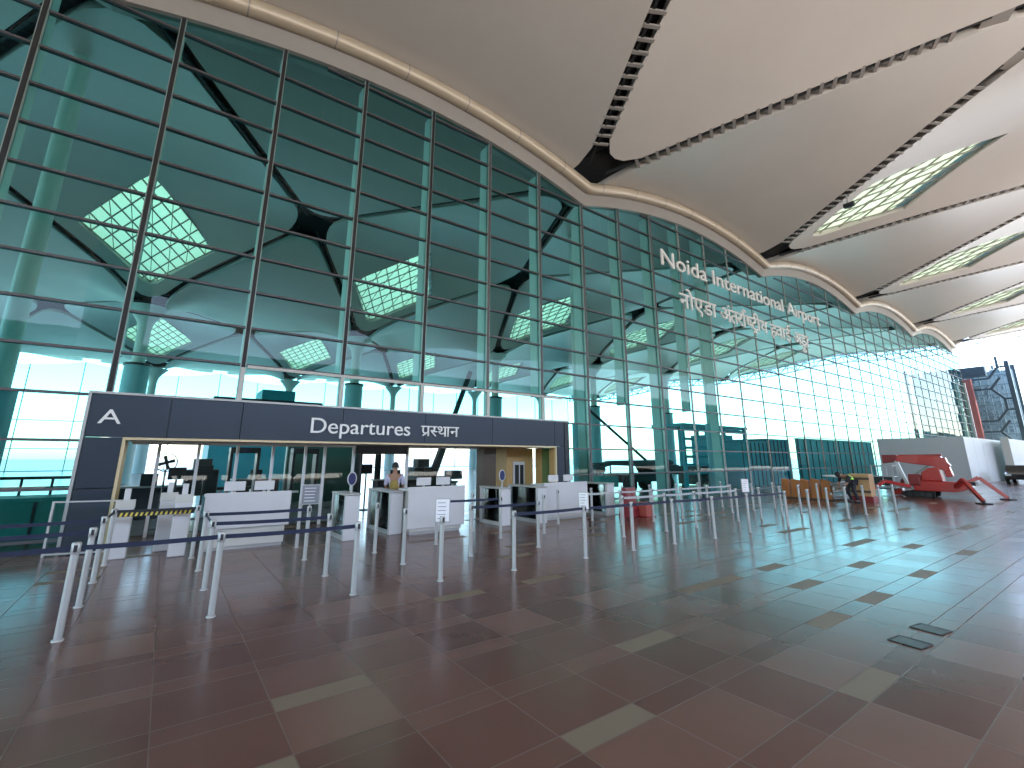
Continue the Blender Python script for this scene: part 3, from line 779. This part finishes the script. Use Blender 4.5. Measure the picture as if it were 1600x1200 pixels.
# ------------------------------------------------------------------ people
def skinmesh(name, verts, edges, radii, m, parent, sub=2):
    me = bpy.data.meshes.new(name); me.from_pydata(verts, edges, []); o = bpy.data.objects.new(name, me); C.objects.link(o)
    md = o.modifiers.new('skin', 'SKIN'); me.update()
    if not me.skin_vertices: 
        bm = bmesh.new(); bm.from_mesh(me); bm.verts.layers.skin.verify(); bm.to_mesh(me); bm.free()
    for i, r in enumerate(radii):
        sv = me.skin_vertices[0].data[i]; r = r if isinstance(r, tuple) else (r, r); sv.radius = r; sv.use_root = (i == 0)
    md.use_smooth_shade = True
    ss = o.modifiers.new('sub', 'SUBSURF'); ss.levels = sub; ss.render_levels = sub
    me.materials.append(m); o.parent = parent
    return o
def person(x, y, rz, label, J, shirt, vest, trousers, hairm=None, helmet=None, scale=1):
    """J: joints in local metres; facing -Y"""
    t = empty('person', (x, y, 0), rz, label, 'person'); t.scale = (scale,)*3
    V, E, Rr = [], [], []
    idx = {}
    def add(n, p, r, par=None):
        idx[n] = len(V); V.append(p); Rr.append(r)
        if par: E.append((idx[par], idx[n]))
    add('pelvis', J['pelvis'], (.15, .11)); add('waist', J['waist'], (.125, .095), 'pelvis'); add('chest', J['chest'], (.155, .11), 'waist')
    add('neckb', J['neck'], (.065, .06), 'chest'); add('jaw', J['jaw'], (.066, .075), 'neckb'); add('head', J['head'], (.08, .095), 'jaw'); add('crown', J['crown'], (.055, .065), 'head')
    for s_ in ('l', 'r'):
        add('sh'+s_, J['sh'+s_], .058, 'chest'); add('el'+s_, J['el'+s_], .042, 'sh'+s_); add('wr'+s_, J['wr'+s_], .027, 'el'+s_)
        h = Vector(J['wr'+s_]); d = (h-Vector(J['el'+s_])).normalized()
        side = d.cross(Vector((1,0,0))).normalized() if abs(d.x) < .8 else Vector((0,0,1))
        add('pa'+s_, tuple(h+d*.06), (.036, .02), 'wr'+s_)
        for f in range(4):
            b = h+d*.08+side*(.027-.018*f); L_ = (.07, .078, .074, .058)[f]
            add('fa%s%d' % (s_, f), tuple(b+d*.02), .0095, 'pa'+s_); add('fb%s%d' % (s_, f), tuple(b+d*L_*.6+Vector((0,-.008,0))), .009, 'fa%s%d' % (s_, f)); add('fc%s%d' % (s_, f), tuple(b+d*L_+Vector((0,-.022,0))), .008, 'fb%s%d' % (s_, f))
        add('ta'+s_, tuple(h+d*.045+side*.035), .011, 'pa'+s_); add('tb'+s_, tuple(h+d*.085+side*.05), .010, 'ta'+s_)
        add('hi'+s_, J['hi'+s_], .088, 'pelvis'); add('kn'+s_, J['kn'+s_], .058, 'hi'+s_); add('an'+s_, J['an'+s_], .038, 'kn'+s_)
        an = Vector(J['an'+s_]); add('to'+s_, (an.x, an.y-.16, .035), (.045, .03), 'an'+s_)
    body = skinmesh('body', V, E, Rr, M['skin'], t)
    def sub(names, grow, m, nm, extra=None):
        ids = {n: k for k, n in enumerate(names)}; vv = [V[idx[n]] for n in names]; rr = []
        for n in names:
            r = Rr[idx[n]]; rr.append((r[0]+grow, r[1]+grow) if isinstance(r, tuple) else (r+grow, r+grow))
        ee = [(ids[a], ids[b]) for a, b in extra]
        return skinmesh(nm, vv, ee, rr, m, t)
    sub(['waist','pelvis','chest','shl','ell','shr','elr'], .016, M[shirt], 'shirt', [('waist','pelvis'),('waist','chest'),('chest','shl'),('shl','ell'),('chest','shr'),('shr','elr')])
    sub(['pelvis','hil','knl','anl','hir','knr','anr'], .018, M[trousers], 'trousers', [('pelvis','hil'),('hil','knl'),('knl','anl'),('pelvis','hir'),('hir','knr'),('knr','anr')])
    if vest: sub(['chest','waist','pelvis'], .034, M[vest], 'vest', [('chest','waist'),('waist','pelvis')])
    H = Vector(J['head']); U = (Vector(J['crown'])-Vector(J['jaw'])).normalized()
    def cap(nm, m, r, lo, squash=1.05, off=(0,.012,0)):
        s = MB(); q = U.to_track_quat('Z', 'Y'); vs = []; n = 20; k = 8
        for i in range(k+1):
            th = lo*i/k
            for j in range(n):
                a_ = 2*math.pi*j/n; vs.append(H+q@Vector((r*.86*math.sin(th)*math.cos(a_), r*math.sin(th)*math.sin(a_), r*squash*math.cos(th)))+Vector(off)+U*.035)
        fs = [(i*n+j, i*n+(j+1) % n, (i+1)*n+(j+1) % n, (i+1)*n+j) for i in range(k) for j in range(n)]
        return s.add(vs, fs, True).build(nm, M[m], t)
    cap('hair', 'hair', .115, 1.75, 1.1)
    # face: eyes, nose, mouth, ears
    fwd = Vector((0,-1,0)); fwd = (fwd-U*fwd.dot(U)).normalized(); rt = fwd.cross(U).normalized()
    def ball(nm, c, r, m, sc3=(1,1,1)):
        bm = bmesh.new(); bmesh.ops.create_uvsphere(bm, u_segments=10, v_segments=8, radius=r)
        for v in bm.verts: v.co = c+Vector((v.co.x*sc3[0], v.co.y*sc3[1], v.co.z*sc3[2]))
        return mesh_from_bm(bm, nm, m, t)
    Hc = H+U*.0
    for sx in (-1, 1):
        ball('eye', Hc+fwd*.088+rt*sx*.032+U*.01, .011, M['hair'], (1.3,1,.8)); ball('ear', Hc+rt*sx*.083-U*.01, .024, M['skin'], (.5,.8,1.2))
    ball('nose', Hc+fwd*.1-U*.02, .017, M['skin'], (.8,1,1.3)); ball('mouth', Hc+fwd*.088-U*.055, .018, M['redd'], (1.3,.5,.4))
    for s_ in ('l', 'r'):
        an = Vector(J['an'+s_]); MB().box(an.x-.05, an.x+.05, an.y-.2, an.y+.08, 0, .085).build('shoe', M['black'], t, bevel=.03)
    return t
Jst = dict(pelvis=(0,0,.95), waist=(0,.0,1.10), chest=(0,.01,1.30), neck=(0,0,1.47), jaw=(0,-.02,1.54), head=(0,-.015,1.605), crown=(0,-.005,1.66),
    shl=(-.19,0,1.38), ell=(-.26,.02,1.10), wrl=(-.20,-.16,.96), shr=(.19,0,1.38), elr=(.26,.02,1.10), wrr=(.20,-.16,.96),
    hil=(-.10,0,.88), knl=(-.11,-.01,.49), anl=(-.11,.02,.08), hir=(.10,0,.88), knr=(.11,-.01,.49), anr=(.11,.02,.08))
person(5.45, 13.2, R(150), 'person in a lilac shirt and olive vest standing in the door opening between the turnstiles', Jst, 'lilac', 'olive', 'trou')
Jbn = dict(pelvis=(0,.12,.86), waist=(0,0,.98), chest=(0,-.18,1.06), neck=(0,-.33,1.10), jaw=(0,-.40,1.09), head=(0,-.45,1.11), crown=(0,-.49,1.14),
    shl=(-.19,-.22,1.06), ell=(-.23,-.28,.80), wrl=(-.14,-.42,.62), shr=(.19,-.22,1.06), elr=(.23,-.28,.80), wrr=(.14,-.42,.62),
    hil=(-.10,.10,.82), knl=(-.13,-.03,.46), anl=(-.13,.12,.08), hir=(.10,.10,.82), knr=(.13,.02,.46), anr=(.14,.18,.08))
person(24.4, 8.25, R(-120), 'crouching person in a bright green safety vest beside the stacked boards', Jbn, 'trou', 'hivis', 'trou', scale=1.05)

# ------------------------------------------------------------------ red spider lift
sl = empty('spider_lift', (31, 6.8, 0), label='red spider boom lift parked with its outriggers down on the paving', cat='boom lift')
def loc(y, z, x=31.0): return (x-31.0, y-6.8, z)
MB().prism([(.8,.3),(.8,.6),(.5,.78),(-.5,.78),(-1.35,.74),(-1.35,.5),(-.8,.3)], 'x', -.36, .36).build('chassis', M['red'], sl, bevel=.03)
for x in (-.6, .38):
    tk = MB().prism([(1.3,.12),(1.25,.24),(1.05,.30),(.1,.30),(-.05,.3),(0,.06),(.15,0),(1.1,0)], 'x', x, x+.2).build('track', M['rubber'], sl, bevel=.02)
    s = MB()
    for yy in (.2,.45,.7,.95): s.tube([(x-.02, yy, .15), (x+.24, yy, .15)], .1, 14)
    s.build('track_wheels', M['dark'], tk)
MB().prism([(.45,.785),(.42,1.2),(.1,1.42),(-.28,1.45),(-.36,.785)], 'x', -.3, .3).build('turret', M['red'], sl, bevel=.04)
MB().box(-.40, .4, .47, .95, .55, 1.1).build('engine_cover', M['redd'], sl, bevel=.05)
MB().prism([(1.7,2.02),(1.7,1.80),(.9,1.63),(-.05,1.5),(-.55,1.22),(-.72,1.55),(-.4,1.98),(.5,2.06)], 'x', -.16, .16).build('lower_boom', M['red'], sl, bevel=.03)
MB().bar((.24,1.75,1.98),(.24,-.4,2.0),.16,.16).build('upper_boom', M['redd'], sl, bevel=.02)
MB().bar((0,-.45,1.9),(0,-.62,1.0),.3,.26).build('knuckle', M['red'], sl, bevel=.03)
MB().tube([(.1,.9,1.0),(.1,.1,1.6)], .055, 12).build('hydraulic_cylinder', M['steel'], sl)
MB().prism([(1.95,2.06),(1.95,1.62),(1.55,1.68),(1.3,1.9),(1.3,2.06)], 'x', -.2, .3).build('jib_head', M['redd'], sl, bevel=.03)
MB().bar((.0,1.42,1.8),(.0,1.08,.5),.16,.12).build('leveling_arm', M['white'], sl)
MB().box(-.35, .35, 1.0, 1.5, .42, .56).build('white_step', M['white'], sl, bevel=.02)
MB().box(-.1, .35, 1.35, 1.8, .05, .36).build('control_box', M['red'], sl, bevel=.03)
bk = empty('t', (0,0,0)); bpy.data.objects.remove(bk)
s = MB()
for (y0, y1) in ((1.55, 2.45),):
    for x in (-.35, .35):
        for y in (y0, (y0+y1)/2, y1): s.bar((x,y,.35), (x,y,1.55), .035)
        for z in (.4, .95, 1.5): s.bar((x,y0,z), (x,y1,z), .035)
    for y in (y0, y1):
        for z in (.4, .95, 1.5): s.bar((-.35,y,z), (.35,y,z), .035)
bs = s.build('basket', M['steel'], sl); MB().box(-.36, .36, 1.54, 2.46, .30, .36).build('basket_floor', M['dark'], bs); MB().box(-.33, -.345, 1.6, 2.4, .5, .95).build('basket_panel', M['dark'], bs)
def outrig(pts, label=None):
    s = MB()
    for a_, b_ in zip(pts[:-1], pts[1:]): s.bar(a_, b_, .12, .16)
    o = s.build('outrigger', M['red'], sl, bevel=.015); e_ = pts[-1]
    MB().tube([(e_[0],e_[1],.0),(e_[0],e_[1],.04)], .28, 16).build('foot_pad', M['rubber'], o)
    MB().tube([(e_[0],e_[1],.04),(e_[0],e_[1],.14)], .05, 10).build('foot_post', M['dark'], o)
outrig([(-.45,-.8,.55),(-1.2,-1.25,.92),(-3.0,-2.1,.08)]); outrig([(.45,-.8,.55),(.6,-1.5,.98),(.8,-2.3,.08)])
outrig([(.45,.9,.5),(1.5,1.6,.8),(2.6,2.3,.08)]); outrig([(-.45,.9,.5),(-1.3,1.7,.75),(-2.0,2.4,.08)])
MB().box(-.3, .3, -1.5, -.9, .62, .78).build('tray', M['dark'], sl)

# ------------------------------------------------------------------ boards, barrier, crates
sb = empty('stacked_boards', (25, 10.2, 0), label='low stack of orange brown boards leaning in a row near the glass wall', cat='building boards')
for k in range(5):
    y = -1.05+k*.46; MB().prism([(y, .05), (y+.40, .05), (y+.37, .86+.1*rnd.random()), (y+.03, .80+.1*rnd.random())], 'x', -.25+.05*k, .05+.05*k).build('board', M['orange'], sb, bevel=.01)
MB().box(-.4, .3, -1.2, 1.3, 0, .05).build('skid', M['wooddk'], sb)
tb = empty('tan_crate', (25.3, 8.05, 0), label='tan wooden crate behind the crouching person in the green vest', cat='crate')
MB().box(-.3, .3, -.35, .4, .25, 1.2).build('box', M['tan'], tb, bevel=.01)
for z in (.45, 1.0): MB().box(-.33, -.302, -.36, .41, z-.05, z+.05).build('batten', M['wooddk'], tb)
MB().box(-.3, .3, -.4, .45, 0, .25).build('pallet', M['redd'], tb)
gp = empty('pipe_heap', (25.0, 9.0, 0), label='heap of grey pipes and sheets between the orange boards and the tan crate', cat='building material')
for k in range(9):
    y = -.25+rnd.random()*.5; MB().tube([(-.4+rnd.random()*.2, y, .1+.1*k), (.9, y+rnd.uniform(-.4,.4), .1+.1*k)], .05, 8).build('pipe', M['steel'], gp)
MB().box(-.2, .7, -.3, .35, 0, .08).build('pallet', M['wooddk'], gp)
MB().prism([(-.35,1.02),(.35,1.08),(.35,1.12),(-.35,1.06)], 'x', -.4, .6).build('sheet', M['warm'], gp)
mb = empty('plastic_barrier', (12.55, 10.6, 0), R(12), 'maroon plastic road barrier standing right of the last turnstile', 'barrier')
MB().prism([(-.24,0),(.24,0),(.2,.25),(.09,.40),(.07,.92),(-.07,.92),(-.09,.40),(-.2,.25)], 'x', -.34, .34).build('body', M['maroon'], mb, bevel=.02)
MB().box(-.28, -.04, -.101, -.085, .48, .85).box(.04, .28, -.101, -.085, .48, .85).build('recess', M['redd'], mb)
rb = empty('red_cone_block', (13.0, 10.35, 0), 0, 'faded salmon plastic block beside the maroon barrier', 'barrier')
MB().prism([(-.18,0),(.18,0),(.13,.45),(-.13,.45)], 'y', -.2, .2).build('block', mat('salmon plastic', (.38,.08,.055), .6), rb, bevel=.03)
MB().box(-.24,.24,-.26,.26,0,.04).build('foot', M['redd'], rb)
# drains
for (x, y, rz, lb) in ((7.14, 1.86, -10, 'rectangular steel floor hatch, the one farther from the camera'), (6.48, 1.88, -8, 'rectangular steel floor hatch, the one nearer the camera')):
    t = empty('floor_hatch', (x, y, .004), R(rz), lb, 'floor hatch', 'steel framed hatches set in the paving')
    s = MB().box(-.13,.13,-.15,-.135,0,.004).box(-.13,.13,.135,.15,0,.004).box(-.13,-.115,-.135,.135,0,.004).box(.115,.13,-.135,.135,0,.004); s.build('frame', M['grille'], t)
    MB().box(-.115,.115,-.135,.135,0,.002).build('cover', M['hatch'], t)

# ------------------------------------------------------------------ hoardings, containers, cranes
hb = empty('white_hoarding', (48.6, 8.5, 0), label='tall white sheet hoarding box beside the red lift at the end of the glass wall', cat='hoarding')
MB().box(-.06, 0, .0, 5.4, 0, 3.5).build('end_wall', M['hoard'], hb); MB().box(.002, 14, 0, .06, 0, 3.5).build('front_wall', M['hoard_lit'], hb)  # front wall coloured lighter than the end wall to stand for its light
s = MB()
for k in range(5): s.box(-.08, -.062, k*1.1, k*1.1+.03, 0, 3.5)
for k in range(2): s.box(3+k*3, 3.02+k*3, -.006, -.002, 0, 3.5)
s.build('sheet_joints', M['hoard'], hb)
h2 = empty('grey_hoarding', (58.5, 7.6, 0), label='grey sheet hoarding at the far right behind the parked car', cat='hoarding')
MB().box(0, 24, 0, .08, 0, 3.6).build('front_wall', M['hoard'], h2); MB().box(-.06, 0, -.2, .3, 0, 3.7).build('post', M['steel'], h2)
ct = empty('parked_car', (53, 6.3, 0), 0, 'dark car parked against the grey hoarding at the right edge', 'car')
MB().prism([(-2.1,.35),(-2.15,.75),(-1.2,.92),(-.6,1.38),(.9,1.42),(1.6,.98),(2.1,.85),(2.15,.4)], 'y', -.85, .85).build('body', M['car'], ct, bevel=.06)
MB().prism([(-1.1,.93),(-.58,1.33),(.85,1.36),(1.45,.98)], 'y', -.87, .87).build('windows', M['dark'], ct)
for x in (-1.35, 1.3):
    for y in (-.86, .66): 
        o = MB().tube([(x,y,.30),(x,y+.2,.30)], .32, 20).build('wheel', M['rubber'], ct); MB().tube([(x,y-.01,.30),(x,y+.21,.30)], .18, 14).build('rim', M['steel'], o)
for y in (-.6, .6): MB().box(-2.17,-2.1,y-.16,y+.16,.62,.74).build('headlight', M['white'], ct)

def tealbox(name, x0, x1, y, h, m, label, cat, dep=3, ribs=True, n=12):
    t = empty(name, (x0, y, 0), 0, label, cat)
    MB().box(0, x1-x0, 0, dep, 0, h).build('wall', M[m], t)
    s = MB()
    for k in range(n+1): X = (x1-x0)*k/n; s.box(X-.03, X+.03, -.05, -.002, 0, h)
    s.build('ribs', M['dark'], t); MB().box(-.05, x1-x0+.05, -.06, dep+.05, h+.002, h+.1).build('top_rail', M[m], t)
    return t
tealbox('blue_container', 32.6, 36.2, 17.2, 3.0, 'bluec', 'blue site container behind the glass, left of two', 'container', 2.4, n=6)
tealbox('blue_container', 36.5, 40.2, 17.4, 3.25, 'bluec', 'taller blue site container behind the glass, right of two', 'container', 2.4, n=6)
tealbox('blue_hoarding', 40.0, 56, 16.6, 3.35, 'blueh', 'long pale blue hoarding wall behind the glass near the far end', 'hoarding', .2, n=14)
tealbox('teal_tank', -6.5, -1.6, 16.5, .82, 'teal', 'low teal green planter block behind the glass at the left edge', 'planter', 1.2, n=6)
rl = empty('dark_railing', (-6, 18, 0), 0, 'dark metal railing behind the glass at the left edge', 'railing')
MB().tube([(0,0,1.35),(4.2,0,1.35)], .04, 8).build('handrail', M['dark'], rl)
MB().tube([(0,0,1.1),(4.2,0,1.1)], .025, 8).build('mid_rail', M['dark'], rl)
for k in range(8): MB().tube([(.6*k,0,0),(.6*k,0,1.35)], .03, 8).build('upright', M['dark'], rl)
# scaffold cabin
sf = empty('scaffold_tower', (28.4, 19, 0), 0, 'framed scaffold tower with decks behind the glass beside the blue containers', 'scaffold')
for x in (0, 2.9, 5.2, 8.2):
    for y in (0, 2.2): MB().box(x-.12, x+.12, y-.1, y+.1, 0, 4.05).build('upright', M['bluec'], sf)
for z in (.9, 1.45, 2.0, 2.6, 3.2, 3.9):
    MB().box(.12, 8.1, -.06, .06, z-.09, z+.09).build('ledger', M['bluec'], sf)
MB().box(-.2, 8.4, -.2, 2.4, 4.052, 4.25).build('top_deck', M['bluec'], sf)
MB().box(4.0, 6.6, .1, 2.0, .1, 3.6).build('hoist_cabin', M['bluec'], sf)
MB().box(2.0, 8.1, .1, 2.0, .1, 1.35).build('lower_panel', M['dark'], sf)
# folded boom lift behind the glass
bl = empty('boom_lift', (22.2, 18.5, 0), 0, 'dark folded boom lift with teal counterweight behind the glass', 'boom lift')
MB().box(-1.6, 3.0, -.7, .9, .55, 1.0).build('chassis', M['dark'], bl, bevel=.05)
for x in (-1.1, 2.3):
    for y in (-.95, .75): 
        o = MB().tube([(x,y,.45),(x,y+.3,.45)], .45, 20).build('wheel', M['rubber'], bl); MB().tube([(x,y-.01,.45),(x,y+.1,.45)], .2, 12).build('rim', M['dark'], o)
MB().prism([(-2.9,1.55),(-1.8,1.75),(3.6,1.80),(4.0,1.65),(3.7,1.4),(1.0,1.42),(-1.8,1.5),(-2.9,1.3)], 'y', -.2, .2).build('boom', M['dark'], bl, bevel=.03)
MB().prism([(1.4,1.0),(1.0,1.5),(3.9,1.5),(4.3,1.2),(3.9,.9)], 'y', -.6, .6).build('turret', M['dark'], bl, bevel=.05)
MB().box(-3.4, -1.9, -.7, .7, .35, .95).build('counterweight', M['teal'], bl, bevel=.04)
s = MB()
for x in (-3.3, -2.75, -2.2):
    s.bar((x,-.4,.95),(x,-.4,1.62),.06); s.bar((x,.4,.95),(x,.4,1.62),.06)
s.bar((-3.3,-.4,1.6),(-2.2,-.4,1.6),.06); s.bar((-3.3,.4,1.6),(-2.2,.4,1.6),.06); s.bar((-3.3,-.4,1.3),(-2.75,-.4,1.3),.3)
s.build('basket', M['dark'], bl)
# crane with telescopic arm seen through the portal
cr = empty('crawler_crane', (10.2, 20.5, 0), 0, 'dark small crane with a raised straight arm behind the portal opening', 'crane')
MB().bar((.1,0,1.0),(1.0,0,3.4),.26,.3).build('lower_arm', M['dark'], cr); MB().bar((1.0,0,3.4),(2.1,0,6.3),.16,.2).build('upper_arm', M['dark'], cr)
MB().box(-.7, .9, -.5, .5, .45, 1.05).build('body', M['dark'], cr, bevel=.05); MB().box(-.9, 1.0, -.7, -.4, 0, .42).box(-.9, 1.0, .4, .7, 0, .42).build('tracks', M['rubber'], cr, bevel=.08)
MB().box(.9, 1.6, -.3, .3, .9, 1.3).build('cab', M['black'], cr, bevel=.04)
dg_ = empty('leaning_pole', (20.4, 20.2, 0), 0, 'long dark pole leaning down to the boom lift behind the glass', 'pole')
MB().tube([(0,0,4.95),(5.0,0,2.0),(5.6,0,1.65)], .09, 10).build('pole', M['dark'], dg_); MB().tube([(5.6,0,0),(5.6,0,1.7)], .16, 10).build('prop', M['bluecol'], dg_)
for x, y, r, lb in ((19.6, 20.2, .30, 'slim pale blue pillar behind the glass right of the leaning pole top'),(-4.3, 20, .45, 'blue wrapped pillar behind the glass at the left edge'),(26.1, 15.6, .24, 'thin pale blue pillar behind the scaffold tower glass')):
    t = empty('wrapped_pillar', (x, y, 0), 0, lb, 'pillar'); MB().tube([(0,0,0),(0,0,3.9)], r, 18).build('wrapping', M['bluecol'], t); MB().tube([(0,0,3.9),(0,0,4.0),(0,0,roofz(x,y)+.3)], [r*.6]*3, 18).build('shaft', M['fin'], t)

cc = empty('security_camera', (28.6, 7.6, roofz(28.6, 7.6)-.15), 0, 'small black camera hanging under the canopy beside the long toothed slot', 'camera')
MB().tube([(0,0,.3),(0,0,-.25)], .03, 8).build('bracket', M['steel'], cc); MB().box(-.12,.12,-.3,.2,-.5,-.26).build('housing', M['black'], cc, bevel=.03)
# tall block added out of view to darken what the glass reflects
cp = empty('reflection_block', (0, -80, 0), 0, 'long grey storeyed block added unseen behind the camera to darken the glass reflection', 'building')
MB().box(-110, 900, -30, -1.5, 0, 23).build('core_wall', M['dark'], cp)
for k in range(8): MB().box(-110, 900, -2, 0, .6+3.1*k, 1.9+3.1*k).build('parapet', M['parap'], cp)
for k in range(50): MB().box(-110+20*k-.3, -110+20*k+.3, -.6, .2, 0, 23).build('pier', M['parap'], cp)
kw = empty('reflection_screen', (0, -37, 0), 0, 'low dark wall added unseen behind the camera to screen bright ground from the glass', 'wall')  # unseen wall added to keep the sunlit forecourt out of the reflection
MB().box(-110, 900, 0, .3, 0, 1.9).build('wall', M['parap'], kw); MB().box(-110, 900, -.05, .35, 1.902, 1.98).build('coping', M['parap'], kw)
# ------------------------------------------------------------------ lattice tower beyond the end of the roof
tw = empty('lattice_tower', (100, 16.6, 0), 0, 'tall framed tower with dark hexagon bracing and a red brown mast', 'tower')
Y0, Y1 = -5.6, 6.4          # relative
MB().bar((0,Y0,0),(0,Y0,16.2),.5).build('corner_post', M['lattice'], tw); MB().bar((0,Y1,0),(0,Y1,16.4),.5).build('corner_post', M['lattice'], tw)
MB().bar((5,Y0,0),(5,Y0,16.2),.5).build('corner_post', M['lattice'], tw); MB().bar((5,Y1,0),(5,Y1,16.4),.5).build('corner_post', M['lattice'], tw)
def hexbrace(ya, yb, flip):
    s = MB(); zz = [1, 4.2, 7.4, 10.6, 13.8]; 
    for k, z in enumerate(zz):
        ym = ya+(yb-ya)*(.55 if (k % 2 == 0) else .25); yn = ya+(yb-ya)*(.25 if (k % 2 == 0) else .55)
        s.bar((0,ym,z),(0,yn,z+1.6),.30); s.bar((0,yn,z+1.6),(0,ym if k % 2 else ya+(yb-ya)*.25,z+3.2),.30)
        s.bar((0,yn,z+1.6),(0,ya if k % 2 == 0 else yb,z+1.6),.24); s.bar((0,ym,z),(0,yb if k % 2 == 0 else ya,z),.24)
    return s
hexbrace(Y0, -1.6, 0).build('brace', M['lattice'], tw); hexbrace(Y1, .7, 0).build('brace', M['lattice'], tw)
s = MB()
for k in range(11): s.bar((2.2,Y0,1+1.5*k),(2.2,Y1,1+1.5*k),.14)
for k in range(14): s.bar((2.2,Y0+.9*k,0),(2.2,Y0+.9*k,16),.1)
for k in range(40):
    a_ = (2.5, Y0+rnd.random()*12, rnd.random()*14); s.bar(a_, (2.5, a_[1]+rnd.uniform(-2,2), a_[2]+rnd.uniform(0,2.2)), .12)
s.build('scaffold_grid', M['tower'], tw)
s = MB()
for k in range(20):
    for q in range(24):
        if rnd.random() < .55: s.box(3.0, 3.1, Y0+.6*k, Y0+.6*k+rnd.choice((.3,.45,.57)), .6+.65*q, .6+.65*q+rnd.choice((.25,.45,.6)))
MB().box(4, 4.1, Y0, Y1, 0, 15.4).build('netting', M['net'], tw)
tag(s.build('infill_panels', M['tower'], tw), kind='stuff')
MB().box(-.9, 0, -1.5, -.1, 0, 13.9).build('mast', M['brown'], tw); MB().box(-.9, 0, -.097, .5, 0, 14.0).build('mast_side', M['beige'], tw)
MB().box(-.2, 1.2, -3.2, 4.2, 14.3, 15.8).build('head_beam', M['lattice'], tw)

for o in list(bpy.data.objects):
    if o.type == 'MESH' and len(o.data.materials) == 0: print('no material', o.name)
